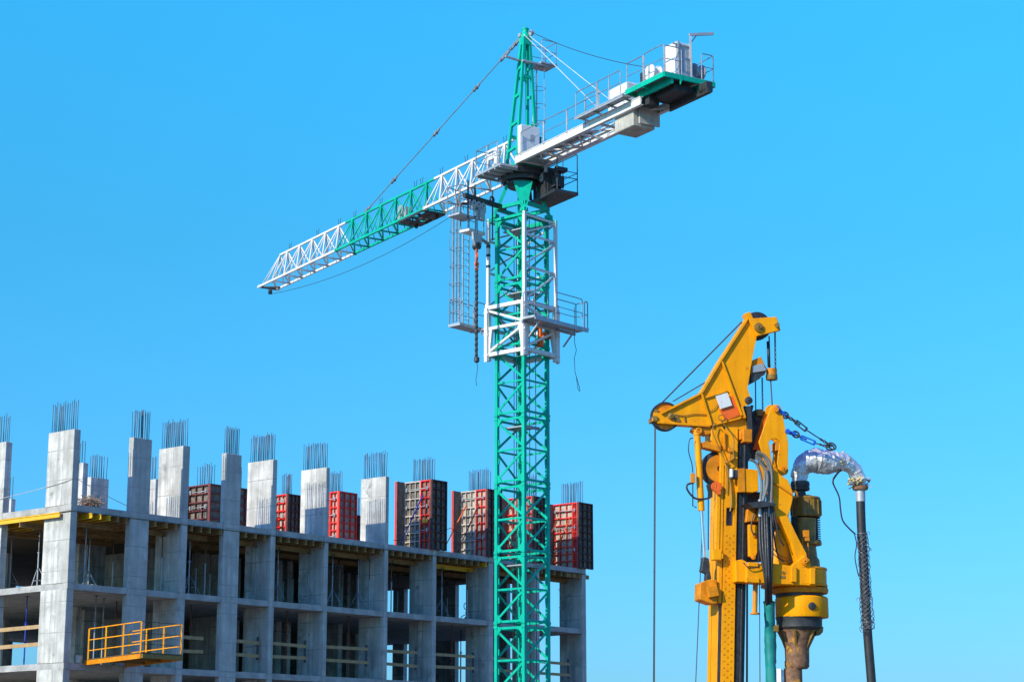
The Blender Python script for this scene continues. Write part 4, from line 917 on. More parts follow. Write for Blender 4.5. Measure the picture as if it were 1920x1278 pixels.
# cable wheel behind the mast
m = MB(); c = rp(1349, 879, .16); m.lathe([(.08, -.04), (.3, -.04), (.31, -.07), (.36, -.07), (.36, .06), (.08, .06)], c, RN, 36); wh = m.build('cable_wheel', M['yellowd'], rig)
m = MB(); c = rp(1348, 879, .3); m.lathe([(.1, -.13), (.44, -.13), (.47, -.11), (.42, 0), (.47, .11), (.44, .13), (.1, .13)], c, RN, 40); m.build('rim', M['rubber'], wh)
m = plate([(1318, 828), (1326, 826), (1337, 833), (1352, 836), (1350, 846), (1336, 842), (1320, 838)], -.02, .3); m.build('wheel_guard', M['yellowd'], rig)
m = MB(); m.lathe([(.05, -.04), (.13, -.04), (.13, .04), (.05, .04)], rp(1343, 912, -.06), RN, 18); m.boxv(rp(1347, 917, -.06), RX * .1, RN * .07, ZV * .25); m.build('lifting_eye', M['orange'], rig)
m = plate([(1325, 908), (1336, 905), (1336, 932), (1330, 930)], .05, .06); m.build('lug', M['dark'], rig)
# head of mast block
m = plate([(1333, 793), (1390, 778), (1405, 780), (1409, 800), (1408, 829), (1382, 832), (1335, 838)], .1, .6); m.build('mast_crown', M['yellow'], rig, bevel=.015)
m = MB(); bar(m, (1399, 806), (1399, 830), .23, -.04, .3); m.boxv(rp(1389, 816, .02), RX * .1, RN * .2, ZV * .24); m.build('crown_block', M['yellowd'], rig, bevel=.012)
m = plate([(1334, 800), (1352, 796), (1361, 808), (1360, 840), (1368, 870), (1362, 878), (1345, 842), (1334, 824)], .02, .12); m.build('side_plate', M['yellow'], rig, bevel=.01)
m = plate([(1376, 776), (1388, 773), (1391, 797), (1376, 800)], .12, .4); m.build('pivot_gap', M['dark'], rig)
m = MB(); tb(m, smooth([(1346, 800), (1340, 793), (1337, 800), (1337, 812), (1350, 842), (1359, 862), (1360, 868), (1371, 872)]), .013, -.1); tb(m, smooth([(1352, 786), (1357, 795), (1368, 808), (1376, 822), (1375, 845), (1376, 858), (1368, 864), (1361, 868)]), .014, -.12); m.ring(rp(1353, 783, -.1), RN, .08, .014, 14, 5); tb(m, [(1368, 835), (1369, 850), (1368, 862)], .012, -.1); m.build('signal_cable', M['oily_shaded'], rig)
m = MB(); m.boxv(rp(1369.5, 843, -.06), RX * .12, RN * .1, ZV * .1); m.boxv(rp(1371, 858, -.06), RX * .1, RN * .1, ZV * .16); m.boxv(rp(1358, 826, -.04), RX * .04, RN * .06, ZV * .45); m.build('valve_block', M['yellowd'], rig)
m = MB(); m.tube(rp(1371.5, 879, -.14), rp(1371.5, 894, -.14), .05, 12); m.build('work_lamp', M['white'], rig)
m = MB(); m.boxv(rp(1379, 889, -.06), RX * .12, RN * .16, ZV * .2); m.tube(rp(1371.5, 894, -.14), rp(1371.5, 898, -.14), .055, 12); m.build('lamp_bracket', M['dark'], rig)
m = plate([(1308, 812), (1298, 806), (1301, 800), (1322, 798), (1338, 803), (1336, 812), (1324, 815), (1317, 812)], .05, .3); m.lathe([(.03, 0), (.09, 0), (.09, .05), (.03, .05)], rp(1310, 807, .05), RN, 14); m.build('cylinder_lug', M['yellowd'], rig, bevel=.01)
# head arm
arm = [(1223, 789), (1226, 772), (1240, 774), (1315.4, 736), (1352, 674), (1401.5, 597), (1419, 630), (1412, 664), (1401.5, 727), (1409, 750), (1405, 758), (1391.7, 762), (1396, 782), (1376, 785), (1357, 789), (1333, 798), (1290, 796), (1233, 791)]
m = plate(arm, .0, .04); m2 = plate(arm, .22, .04, m)
ha = m.build('head_arm', M['yellow'], rig)
m = MB()
def flange(a, b, w_=.05, d0=-.07, d1=.27): 
    pa, pb2 = rp(*a, d0), rp(*b, d0); dd = RD * (d1 - d0); m.boxv((pa + pb2) / 2 + dd / 2, pb2 - pa, (pb2 - pa).cross(RN).normalized() * w_, dd)
flange((1240, 774), (1316, 736)); flange((1316, 736), (1352.5, 674)); flange((1352.5, 674), (1402, 597)); flange((1233, 791), (1333, 798), d0=-.03)
flange((1354, 677), (1391, 778), .05, -.07, .0); flange((1316, 738), (1334, 797), .05, -.07, 0.); flange((1334, 797), (1388, 783), .04, -.03, .26); flange((1323, 745), (1364, 732), .035, -.05, 0.); flange((1391, 762), (1397, 783), .06, -.05, .26)
m.build('flange', M['yellow'], ha)
m = MB(); bx = [(1397, 600), (1404, 597), (1456, 593.5), (1464, 619), (1419, 630)]; plate([(1404, 597), (1456.2, 593.5), (1464, 619), (1419.5, 630)], -.12, .12, m); plate([(1404, 597), (1456.2, 593.5), (1464, 619), (1419.5, 630)], .3, .1, m); plate([(1404, 597), (1456, 593.5), (1456.3, 596), (1404, 600)], .001, .298, m); plate([(1397, 587), (1407, 584), (1413, 597), (1402, 599)], -.1, .3, m); hd2 = m.build('arm_nose', M['yellow'], ha, bevel=.012)
m = MB(); m.lathe([(.02, 0), (.12, 0), (.12, .05), (.02, .07)], rp(1422, 614, -.12), RN, 14); m.lathe([(.02, 0), (.05, 0), (.05, .09), (.02, .09)], rp(1422, 614, -.12), RN, 8); m.tube(rp(1455, 606, -.17), rp(1459, 612, -.17), .06, 8); m.build('nose_pin', M['oily_shaded'], hd2)
m = MB(); m.lathe([(.1, -.1), (.34, -.1), (.365, -.08), (.3, 0), (.365, .08), (.34, .1), (.1, .1)], rp(1419, 611.5, .14), RN, 40); m.build('nose_sheave', M['rubber'], ha)
m = MB(); m.lathe([(.1, -.05), (.33, -.05), (.33, .05), (.1, .05)], rp(1247, 781, .13), RN, 36); ts_ = m.build('tail_sheave', M['yellowd'], ha)
m = MB(); m.lathe([(.33, -.09), (.37, -.09), (.345, 0), (.37, .09), (.33, .09)], rp(1247, 781, .13), RN, 40); m.build('rim', M['rubber'], ts_)
m = MB(); m.lathe([(.02, 0), (.09, 0), (.09, .04), (.05, .06), (.05, .1), (.02, .1)], rp(1258, 780.5, 0), RN, 16); m.prism([rp(x, y, -.002) for x, y in ((1250, 775), (1268, 776), (1276, 790), (1262, 789))], RN * .03); m.boxv(rp(1224, 787, .2), RX * .1, RN * .5, ZV * .12); m.tube(rp(1230, 770, 0), rp(1230, 770, .4), .05, 8); m.build('tail_pin', M['oily_shaded'], ha)
m = MB(); m.boxv(rp(1357, 751, -.07), (rp(1364, 736, 0) - rp(1342, 742.5, 0)), RN * .03, rp(1353, 765, 0) - rp(1344, 741, 0)); m.build('sign_plate', M['white'], ha)
m = MB(); plate([(1349, 768), (1372, 762), (1373, 740), (1380, 745), (1386, 778), (1361, 788)], -.03, .03, m); m.build('primer_patch', M['orange'], ha)
m = MB(); tb(m, smooth([(1266, 777), (1283, 779), (1300, 776), (1326, 777)]), .012, -.03); tb(m, [(1283, 779), (1285, 792)], .012, -.03); tb(m, smooth([(1330, 771), (1340, 766), (1345, 757)]), .01, -.03); m.build('arm_cable', M['oily_shaded'], ha)
m = MB(); m.lathe([(.02, 0), (.1, 0), (.1, .06), (.02, .08)], rp(1403, 751, 0), RN, 16); m.build('pivot_pin', M['dark'], ha)
# guide bracket below the nose
m = plate([(1409, 676), (1427, 668), (1438, 692), (1434, 702), (1410, 713), (1407, 700)], .1, .4); gb_ = m.build('guide_bracket', M['yellowd'], rig, bevel=.01)
m = plate([(1410, 686), (1430, 681), (1437, 694), (1412, 698)], .05, .05); m.build('face_plate', M['galv'], gb_)
m = plate([(1409, 700), (1436, 696), (1424, 710), (1408, 718)], .08, .44); m.build('roller', M['dark'], gb_)
# black struts by the arm foot, guide wedge
m = MB(); bar(m, (1402, 762), (1405, 812), .11, .05, .2); plate([(1397, 760), (1405, 770), (1400, 782), (1394, 765)], .05, .15, m); bar(m, (1410, 760), (1404, 785), .06, .05, .1); m.build('hanger', M['dark'], rig)
m = plate([(1409, 778), (1415, 772), (1436, 770), (1428, 800), (1424, 830), (1430, 856), (1412, 860), (1404, 830), (1409, 800)], .3, .4); m.lathe([(.05, -.1), (.22, -.1), (.22, .1), (.05, .1)], rp(1418, 785, .4), RN, 22); m.build('swivel_guard', M['black'], rig, bevel=.01)
m = plate([(1437, 779), (1441, 776), (1427, 828), (1422, 842), (1412, 842), (1424, 806)], .2, .12); m.build('inner_link', M['orange'], rig)
m = MB(); m.tube(rp(1424, 780, .3), rp(1424, 768, .3), .1, 12); m.build('rope_socket', M['oily_shaded'], rig)
# link plate with slot, and lower arm
def arc(cx, cy, r, a0, a1, n=10): return [(cx + r * cos(R_(a0 + (a1 - a0) * k / n)), cy - r * sin(R_(a0 + (a1 - a0) * k / n))) for k in range(n + 1)]
lp = arc(1455, 768, 10.5, 160, 20, 8) + [(1467, 774), (1478.3, 831), (1477.5, 877)] + arc(1469, 881, 9.5, 10, -150, 8) + [(1458, 868), (1460.5, 842)] + arc(1452, 832, 10.5, 10, 170, 10) + [(1443, 838), (1448, 868), (1452, 882), (1440, 900), (1433, 880), (1430.5, 853), (1423, 828)]
m = plate(lp, -.12, .07); lk = m.build('link_plate', M['yellow'], rig, bevel=.008)
m = plate([(x - 9, y + 1) for x, y in lp], .28, .07); m.build('link_plate', M['yellow'], rig, bevel=.008)
m = MB(); m.lathe([(.02, 0), (.08, 0), (.08, .05), (.04, .05), (.04, .08), (.02, .08)], rp(1469, 880, -.12), RN, 18); m.tube(rp(1455, 767, -.2), rp(1455, 767, .4), .07, 14); m.boxv(rp(1455, 838, .1), RX * .12, RN * .4, ZV * .22); m.build('link_pin', M['yellowd'], lk)
la = [(1440, 884), (1452, 880), (1478, 900), (1484, 915), (1487.5, 925), (1486, 938), (1479, 966), (1481, 975), (1497, 1008), (1512, 1036), (1515.5, 1055), (1505, 1062), (1493, 1052), (1484, 1018), (1464, 976), (1453, 967), (1447, 938)]
m = plate(la, -.34, .3); lo = m.build('swing_arm', M['yellow'], rig, bevel=.012)
m = MB(); 
pa, pb2 = rp(1448, 902, -.36), rp(1486, 928, -.36); m.beam(pa, pb2, .035, .05, up=RN); m.ring(rp(1489, 926, -.2), RN, .075, .03, 16, 6); m.lathe([(.02, 0), (.1, 0), (.1, .05), (.05, .06), (.05, .09), (.02, .09)], rp(1508.5, 1052, -.44), RN, 20); m.build('arm_pin', M['yellowd'], lo)
# carriage beam, slide blocks, rotary head
m = plate([(1379, 1050), (1391, 1048), (1400, 1052), (1400, 1091), (1380, 1090)], -.3, .85); m.build('slide_shoe', M['yellow'], rig, bevel=.015)
m = plate([(1400, 1058), (1408, 1053.5), (1424, 1054.5), (1446, 1055), (1485, 1060), (1508, 1040), (1518, 1048), (1521, 1060), (1531, 1066), (1531, 1098), (1495, 1096), (1449, 1094), (1400, 1091)], -.42, .45)
cb2 = m.build('carriage_beam', M['yellow'], rig, bevel=.015)
m = MB()
for (a, b, c_, d_) in ((1484, 1061, 1494, 1090), (1519, 1064, 1529, 1094)): plate([(a, b), (c_, b + 1), (c_, d_ + 1), (a, d_)], -.49, .1, m)
plate([(1403, 1053), (1422, 1054), (1422, 1062), (1403, 1061)], -.46, .1, m); plate([(1400, 1082), (1424, 1083), (1424, 1092), (1400, 1091)], -.46, .1, m); m.build('rib', M['yellow'], cb2, bevel=.01)
m = MB(); m.lathe([(.02, 0), (.045, 0), (.045, .012), (.02, .012)], rp(1468.5, 1073, -.425), RN, 12); m.boxv(rp(1468, 1081.5, -.422), RX * .13, RN * .012, ZV * .07); m.build('stamped_plate', M['oily_shaded'], cb2)
m = MB()
def lz(cx, prof, dd, mts, name, mt, n=40, par=None):
    q = MB(); c = rp(cx, prof[0][1], dd); base = c
    pr = [(r * S_ * 1.0, (rp(cx, y, dd).z - base.z)) for r, y in prof]; q.lathe(pr, base, ZV, n); return q.build(name, mt, par or rig)
RH = .42
lz(1489, [(20, 1101), (64, 1101), (65, 1098), (63, 1096), (63, 1071), (65, 1069), (64, 1066), (30, 1064)], RH, None, 'gear_housing', M['yellow'])
lz(1500, [(20, 1113), (53, 1113), (55, 1108), (54, 1103), (48, 1101)], RH, None, 'gear_flange', M['yellowd'])
lz(1499, [(20, 1124), (44, 1124), (46, 1118), (46, 1112), (20, 1111)], RH, None, 'bearing_ring', M['dark'])
dr = lz(1504, [(20, 1158), (50, 1158), (51, 1156), (51, 1122), (48, 1119), (20, 1118)], RH, None, 'rotary_drum', M['yellow'])
m = MB(); c = rp(1521, 1136, RH - .61); m.lathe([(.02, 0), (.11, 0), (.11, .03), (.1, .04), (.1, .08), (.05, .1), (.02, .1)], c, RN, 20); m.build('drum_bolt', M['dark'], dr)
lz(1499, [(20, 1182), (38, 1182), (44, 1176), (44, 1163), (46, 1157), (20, 1156)], RH, None, 'lower_flange', M['dark'])
m = MB(); plate([(1531, 1176), (1544, 1174), (1543, 1184), (1537, 1190), (1530, 1189)], .1, .4, m); plate([(1452, 1172), (1460, 1170), (1459, 1184), (1453, 1182)], .0, .3, m); m.build('flange_lug', M['oily_shaded'], rig)
lz(1495, [(15, 1241), (23, 1241), (23.5, 1216), (36, 1181), (15, 1180)], RH, None, 'drill_cone', M['rusty'])
m = MB()
for a in range(6):
    t = a * pi / 3 + .35; c = rp(1495, 1216, RH); d = Vec((cos(t), sin(t), 0)); m.prism([c + d * .3, c + d * .3 + ZV * .46, c + d * .56 + ZV * .46], d.cross(ZV) * .05)
m.build('cone_fin', M['oily_shaded'], rig)
lz(1494.5, [(12, 1253), (20, 1253), (23.5, 1249), (23.5, 1238), (12, 1237)], RH, None, 'pipe_collar', M['rusty'])
lz(1494, [(5, 1500), (17.5, 1500), (17.5, 1252), (5, 1252)], RH, None, 'drill_pipe', M['rusty'])
# upper drive: motor, spring can, swivel neck
lz(1510, [(10, 1066), (29, 1066), (28, 1050), (24, 1044), (22, 1022), (24, 972), (10, 970)], RH + .15, None, 'drive_body', M['oily_shaded'])  # the arm's shade on the yellow paint is mixed into this colour
dc = lz(1511.5, [(10, 969), (28, 969), (29, 967), (28.5, 966), (28.5, 937), (29.5, 935), (27, 932), (16, 930), (10, 928)], RH + .15, None, 'spring_can', M['oily_shaded'])
m = MB(); c = rp(1511.5, 966, RH + .15)
for k in range(16): d = Vec((cos(k * pi / 8), sin(k * pi / 8), 0)); m.beam(c + d * .385, c + d * .385 + ZV * .38, .03, .04, up=d)
m.build('can_rib', M['oily_shaded'], dc)
sp = MB()
for (x, dd) in ((1491, .02), (1531, .12), (1532, .5)):
    c = rp(x, 1018, RH + dd); h = rp(x, 968, RH + dd).z - c.z; turns = 15
    sp.sweep([c + Vec((cos(2 * pi * t / 10), sin(2 * pi * t / 10), 0)) * .095 + ZV * h * t / (10 * turns) for t in range(10 * turns + 1)], .014, 5)
    sp.tube(c, c + ZV * h, .035, 8)
sp.build('spring', M['dark'], rig)
lz(1515, [(10, 1022), (26, 1022), (27, 1019), (26, 1014), (10, 1013)], RH + .15, None, 'spring_seat', M['oily_shaded'])
m = MB(); m.boxv(rp(1511, 1000, -.1), RX * .13, RN * .12, ZV * .17); m.boxv(rp(1513, 1010, -.1), RX * .1, RN * .1, ZV * .1); m.tube(rp(1505, 1010, -.08), rp(1505, 1050, -.08), .015, 6); m.tube(rp(1515, 1012, -.08), rp(1515, 1045, -.08), .015, 6); m.build('drive_valve', M['yellowd'], rig)
lz(1460, [(10, 1060), (25, 1060), (25, 1014), (22, 1010), (20, 996), (10, 994)], .28, None, 'drive_motor', M['yellow'])
m = MB()
for k in range(2): tb(m, smooth([(1447, 1022 + 12 * k), (1455, 1034 + 8 * k), (1466, 1042 + 6 * k), (1480, 1046 + 6 * k), (1488, 1047 + 6 * k)]), .012, -.1)
m.build('motor_cable', M['oily_shaded'], rig)
m = MB(); plate([(1445, 900), (1462, 900), (1470, 960), (1462, 1010), (1446, 1010)], .25, .4, m); m.build('drive_shroud', M['oily_shaded'], rig)
lz(1501, [(8, 935), (16, 935), (12, 930), (10, 922), (10, 921), (18, 919), (19, 914), (17.5, 913), (19, 909), (18, 903), (8, 900)], RH + .1, None, 'swivel_neck', M['dark'])
# blocks between rail and arm
m = plate([(1385, 880), (1400, 878.5), (1411, 879), (1421, 881), (1423, 920), (1410, 923), (1384, 921)], -.12, .5); m.build('guide_block', M['yellow'], rig, bevel=.012)
m = plate([(1384, 878), (1396, 877), (1397, 921), (1384, 922)], -.15, .05); m.build('block_rim', M['yellowd'], rig)
m = plate([(1403, 945), (1426, 956), (1428, 975), (1399, 978)], -.15, .5); m.build('hose_bracket', M['yellowd'], rig, bevel=.01)
m = plate([(1404, 982), (1420, 984), (1420, 1035), (1415, 1046), (1405, 1042)], -.1, .14); lb = m.build('link_bar', M['yellow'], rig, bevel=.01)
m = MB()
for (x, y) in ((1414, 1003), (1412, 1044)): m.lathe([(.015, 0), (.06, 0), (.06, .03), (.02, .04)], rp(x, y, -.1), RN, 14)
m.build('bar_bolt', M['yellowd'], lb)
m = plate([(1402, 942), (1430, 938), (1456, 944), (1454, 947), (1431, 950), (1412, 951)], -.55, .6); m.build('hose_plate', M['dark'], rig)
m = MB(); m.tube(rp(1416.5, 1093, -.1), rp(1415, 1148, -.1), .062, 14); m.tube(rp(1415, 1148, -.1), rp(1415, 1151, -.1), .12, 14); m.build('guide_rod', M['yellowd'], rig)
m = plate([(1402, 922), (1428, 922), (1428, 1052), (1402, 1052)], .28, .2); m.build('dark_gap_plate', M['dark'], rig)  # dark plate closing the gap behind the link bar
m = plate([ml(1356, 984), ml(1370.5, 984), ml(1370.5, 952), ml(1356, 952)], .1, .01); m.build('slot_shade_fill', M['dark'], rig)  # dark sheet stands in for the shade inside the slot
m = MB(); tb(m, smooth([(1362, 868), (1367, 890), (1371, 915), (1372, 940), (1369, 958)]), .022, -.05); tb(m, smooth([(1361, 868), (1363, 900), (1362, 925)]), .012, -.04); m.build('feed_hose', M['oily_shaded'], rig)
m = MB(); tb(m, smooth([(1424, 948), (1412, 968), (1409, 990), (1414, 1003)]), .018, -.2); tb(m, smooth([(1450, 950), (1456, 985), (1462, 1010), (1470, 1022)]), .022, -.42); tb(m, smooth([(1448, 950), (1451, 1000), (1458, 1040), (1470, 1052)]), .02, -.4); tb(m, smooth([(1434, 1052), (1420, 1062), (1404, 1064), (1394, 1054)]), .013, -.5); m.build('branch_hose', M['rubber'], rig)
# hoses
hz = MB(); rr = random.Random(4)
H1 = [[(1406, 861), (1418, 868), (1426, 890), (1428, 915), (1425, 943)], [(1417, 852), (1430, 865), (1434, 885), (1434, 910), (1432, 943)], [(1418, 848), (1432, 856), (1440, 872), (1443, 893), (1440, 943)], [(1421, 846), (1438, 858), (1446, 878), (1447, 905), (1446, 943)], [(1417, 856), (1428, 870), (1438, 886), (1438, 912), (1429, 943)]]
for i, h in enumerate(H1): tb(hz, smooth(h), .036, -.32 - .04 * i, 10)
hz.build('upper_hose', M['hose'], rig)
hz = MB()
for i, (x0, x1) in enumerate(((1424, 1436), (1429, 1440), (1434, 1438), (1441, 1444), (1446, 1446), (1438, 1442))):
    pp = smooth([(x0, 948), (x0, 975), (x0 + 2, 1030), (x1 + rr.uniform(-1, 1), 1090), (x1, 1135)]); tb(hz, pp, .037, n=10, ds=[-.34 - .04 * (i % 3) - .2 * max(0, min(1, (y - 975) / 60)) + .62 * max(0, (y - 1092) / 43) for x, y in pp])
hz.build('lower_hose', M['rubber'], rig)
m = MB()
for x in (1425, 1431, 1440, 1447): m.tube(rp(x, 950, -.36), rp(x, 968, -.36), .048, 10); m.tube(rp(x, 936, -.38), rp(x, 944, -.38), .05, 10)
m.build('hose_fitting', M['galv'], rig)
rr = random.Random(11); sl_ = MB(); pts = smooth([(1442.5, 1127), (1443, 1160), (1444, 1200), (1445, 1240), (1446, 1280), (1447, 1500)]); rd = [(.135 + .012 * i / 20) for i in range(len(pts))]
sl_.sweep([rp(x, y, .02 + .22 * min(1, max(0, (y - 1127) / 60))) for x, y in pts], .14, 24, radii=rd, jit=.16); sl_.build('hose_sleeve', M['teal'], rig)
# ropes on the rig
m = MB()
tb(m, [(1391, 603), (1236, 760)], .02, .14); tb(m, [(1330, 712), (1262, 752)], .015, .2); tb(m, [(1229, 785), (1226, 1500)], .014, .22); tb(m, [(1227.5, 790), (1224, 1500)], .012, .3); tb(m, [(1318, 960), (1295, 1500)], .012, .4); tb(m, [(1328, 880), (1328, 1030)], .014, .2)
tb(m, [(1442, 630), (1443.5, 690), (1448, 762)], .018, .2); tb(m, [(1416.5, 715), (1417, 772)], .016, .3); tb(m, [(1400, 1090), (1399, 1500)], .014, .2); tb(m, [(1402, 1090), (1401, 1500)], .012, .3); tb(m, [(1424, 1096), (1426, 1500)], .012, .2)
m.build('wire_rope', M['rope'], rig)
m = MB(); tb(m, [(1440, 640), (1442, 688)], .04, .2); m.build('rope_sleeve', M['rubber'], rig)
# weight on chain
wp = rp(1447, 712, .2)
o = thing('chain_weight', 'yellow and brown cylinder weight hanging on a chain under the rig arm', 'weight', wp)
m = MB(); m.lathe([(.03, 0), (.145, 0), (.15, .02), (.15, .13), (.14, .135), (.14, .29), (.03, .29)], wp, n=20, mis=[1, 1, 1, 0, 0, 0]); m.build('cylinder', [M['yellowd'], M['oily_shaded']], o)
m = MB(); chain(m, [rp(1453, 622, .1), rp(1454, 692, .15)], .07, .011); m.build('chain', M['dark'], o)
m = MB(); chain(m, [rp(1429, 708, .3), rp(1430, 768, .3)], .065, .01); tag(m.build('chain', M['dark'], origin=rp(1430, 768, .3)), 'thin dark chain hanging straight below the guide bracket of the rig', 'chain')
# chains to the gooseneck
def rigging(lab, pts, name, cb, blue):
    o = thing(name, lab, 'chain', rp(*pts[0], -.1), th)
    m = MB(); P3 = [rp(x, y, -.1) for x, y in pts]
    chain(m, P3[1:3], .12, .02); chain(m, P3[4:6], .1, .016); m.tube(P3[3], P3[4], .016, 6)
    m.ring(P3[1], RN, .075, .022, 16, 6, sx=1.3, xd=P3[2] - P3[1]); m.ring(P3[5], RN, .075, .02, 16, 6, sx=1.5, xd=P3[5] - P3[4]); m.build('links', M['dark'], o)
    m = MB(); d = (P3[3] - P3[2]).normalized(); y = d.cross(RN)
    for s in (-.05, .05): m.beam(P3[2] + y * s, P3[3] + y * s, .03, .03)
    for k in (0, 1): m.beam(P3[2].lerp(P3[3], k) - y * .06, P3[2].lerp(P3[3], k) + y * .06, .05, .05)
    m.tube(P3[2].lerp(P3[3], -.15), P3[2].lerp(P3[3], .4), .02, 8); m.build('turnbuckle', M['blue'] if blue else M['dark'], o)
    m = MB(); m.sweep([P3[0], P3[0].lerp(P3[1], .5), P3[1]], .05, 10); m.tube(P3[0] - RN * .1, P3[0] + RN * .1, .06, 12); m.build('shackle', M['blue'], o)
rigging('upper dark chain with turnbuckle from blue shackle to the foil covered pipe', [(1456, 766), (1472, 778), (1493, 791), (1511, 805), (1537, 822), (1560, 836)], 'rigging_chain', 0, False)
rigging('lower chain with pale blue turnbuckle reaching the foil covered pipe', [(1475, 809), (1492, 814), (1503, 820), (1527, 830), (1535, 832), (1556, 838)], 'rigging_chain', 0, True)
# gooseneck pipe with foil, hose pipe, net
gz = RH + .1
gp_ = thing('concrete_pipe', 'foil wrapped gooseneck pipe with black hose hanging right of the rig', 'pipe', rp(1500, 900, gz), th)
path = smooth([(1501, 912), (1499, 898), (1500, 880), (1511, 867), (1529, 862), (1548, 866), (1567, 866), (1584, 867), (1598, 877), (1607, 892), (1612, 908)], 6)
m = MB(); cen = [rp(x, y, gz) for x, y in path]; N_ = len(cen); nn = 22; x = None; rr = random.Random(6); vs = []
for i, p in enumerate(cen):
    t = i / (N_ - 1); d = (cen[min(i + 1, N_ - 1)] - cen[max(i - 1, 0)]).normalized(); x = d.orthogonal().normalized() if x is None else (x - d * x.dot(d)).normalized(); y = d.cross(x)
    r0 = .215 + .115 * math.exp(-((t - .47) / .17) ** 2) - .045 * max(0, (t - .6) / .4)
    for k in range(nn):
        o_ = x * cos(2 * pi * k / nn) + y * sin(2 * pi * k / nn); q = p + o_ * r0
        vs.append(p + o_ * r0 * (1 + .2 * noise.noise(q * 3.5) + .13 * noise.noise(Vec((i * .55, k * .16, 3.))) + .06 * noise.noise(q * 12) + rr.uniform(-.02, .02)))
fs = []
for i in range(N_ - 1):
    for k in range(nn):
        a_, b_, c_, d_ = i * nn + k, i * nn + (k + 1) % nn, (i + 1) * nn + (k + 1) % nn, (i + 1) * nn + k
        fs += [(a_, b_, c_), (a_, c_, d_)] if (i + k) % 2 else [(a_, b_, d_), (b_, c_, d_)]
m.add(vs, fs); m.build('foil_wrap', M['foil'], gp_)
m = MB(); rr = random.Random(2)
for (cx, cy, sx, sy, n_) in ((1583, 862, 8, 9, 26), (1611, 901, 15, 6, 46)):
    for k in range(n_):
        p = rp(cx + rr.gauss(0, sx * .5), cy + rr.gauss(0, sy * .5), gz + rr.uniform(-.24, .1)); s = rr.uniform(.02, .055)
        m.lathe([(s * .3, -s * .8), (s * .9, -s * .3), (s, s * .1), (s * .6, s * .7)], p, Vec((rr.uniform(-1, 1), rr.uniform(-1, 1), rr.uniform(-1, 1))), 7)
m.build('foam_patch', M['foam'], gp_)
m = MB()
for k in range(26):
    a = rr.uniform(0, 6.28); p = rp(1613, 904, gz) + Vec((cos(a) * .17, sin(a) * .17, rr.uniform(-.1, .1))); d = Vec((cos(a), sin(a), rr.uniform(-.8, .5))) * rr.uniform(.08, .16); s = Vec((-sin(a), cos(a), .2)) * .05
    m.add([p - s, p + s, p + d + s * .3 + ZV * .03, p + d * .8 - s], [(0, 1, 2, 3)])
m.build('foil_scrap', M['foil'], gp_)
cA = rp(1613, 915, gz); m = MB(); m.lathe([(.05, -.05), (.19, -.04), (.21, .02), (.19, .08), (.05, .1)], cA, n=20); m.build('flange', M['rusty'], gp_)
m = MB(); m.tube(rp(1613, 915, gz), rp(1613.5, 940, gz), .125, 18); m.build('pipe_end', M['galv'], gp_)
hp_ = smooth([(1613.5, 938), (1615, 985), (1619, 1050), (1623, 1120), (1627, 1190), (1634, 1278), (1640, 1370), (1646, 1500)], 4)
m = MB(); m.sweep([rp(x, y, gz) for x, y in hp_], .118, 16); m.build('hose', M['rubber'], gp_)
m = MB()
for sgn in (1, -1):
    for k in range(7):
        pts = []
        for i in range(61):
            y = 1000 + 178 * i / 60; x = 1615.5 + (y - 985) * .0625; t = sgn * (i * .32) + k * 2 * pi / 7
            bul = .14 + .035 * noise.noise(Vec((i * .12, k * .5, sgn))) + (.03 if i > 40 else 0)
            pts.append(rp(x, y, gz) + (RX * cos(t) + RD * sin(t)) * bul)
        m.sweep(pts, .0065, 4)
for y in (1000, 1166, 1178): m.ring(rp(1615.5 + (y - 985) * .0625, y, gz), ZV, .13, .012, 18, 5)
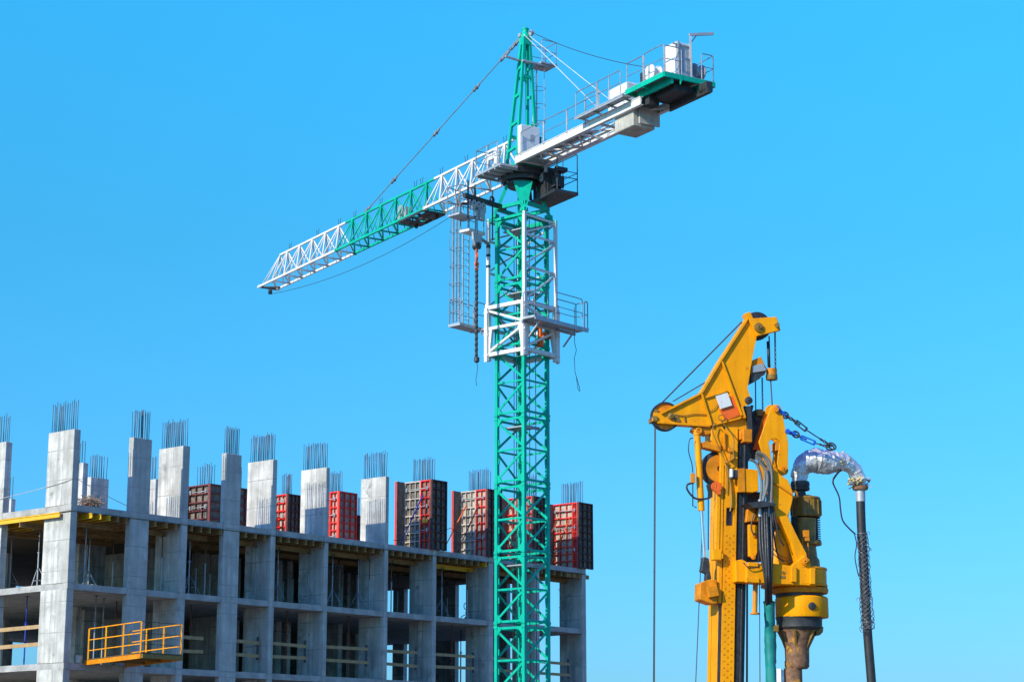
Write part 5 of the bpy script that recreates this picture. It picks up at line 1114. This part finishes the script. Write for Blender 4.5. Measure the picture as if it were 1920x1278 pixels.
for k in range(14):
    p = rp(1604 + rr.uniform(0, 30), rr.choice((1004, 1028, 1120, 1176)) + rr.uniform(-8, 8), gz - .13); m.ring(p, (rr.uniform(-1, 1), -1, rr.uniform(-1, 1)), rr.uniform(.03, .09), .007, 12, 4)
m.build('net_sleeve', M['net'], gp_)
m = MB(); tb(m, smooth([(1577, 880), (1566, 893), (1562, 905), (1573, 930), (1576, 955), (1580, 975), (1592, 990), (1604, 1001)]), .02, gz - .16); tb(m, smooth([(1575, 880), (1563, 895), (1561, 906)]), .016, gz - .2); tb(m, smooth([(1602, 1000), (1606, 1020), (1603, 1045), (1610, 1080)]), .014, gz - .16)
tag(m.build('hanging_cable', M['cable'], origin=rp(1566, 893, gz)), 'black cable drooping from the foil covered pipe to the hose net', 'cable')
# machine base of the rig on the ground (below the frame)
m = MB(); c = GB + RD * .6; m.boxv(c + ZV * .35 + RD * 1.2 + RX * .9, RX * .9, RD * 6.0, ZV * .7); m.boxv(c + ZV * .35 + RD * 1.2 - RX * 2.1, RX * .9, RD * 6., ZV * .7); m.build('crawler_track', M['black'], rig)
m = MB(); m.boxv(c + ZV * 1.35 + RD * 1.8 - RX * .6, RX * 2.8, RD * 4., ZV * 1.3); m.boxv(c + ZV * .9 + RD * .1 - RX * .4, RX * 1.2, RD * .8, ZV * 1.2); m.build('upper_carriage', M['yellow'], rig, bevel=.03)

# ================================================================== far white building behind the drill pipe
fz = onY(1464, 1254.5, 600.).z; p0 = Vec((onY(1464, 1255, 600.).x, 600., 0))
o = thing('distant_building', 'white building top far behind the drill pipe', 'building', p0)
e1 = Vec((-.98, .2, 0)); e2 = Vec((.2, .98, 0))
m = MB(); m.boxv(p0 + e1 * 1.9 + e2 * 30 + ZV * fz / 2, e1 * 3.8, e2 * 60, ZV * fz); m.build('wall', M['render'], o)
m = MB(); m.boxv(p0 + e1 * 1.9 + e2 * 30 + ZV * (fz + .15), e1 * 4., e2 * 60.2, ZV * .3); m.build('roof', M['render'], o)
m = MB()
for k in range(10):
    for j in range(8): m.boxv(p0 - e1 * .04 + e2 * (4 + k * 5.7) + ZV * (fz - 2.4 - j * 3.3), e1 * .1, e2 * 2.4, ZV * 1.6)
m.build('window', M['glass'], o)
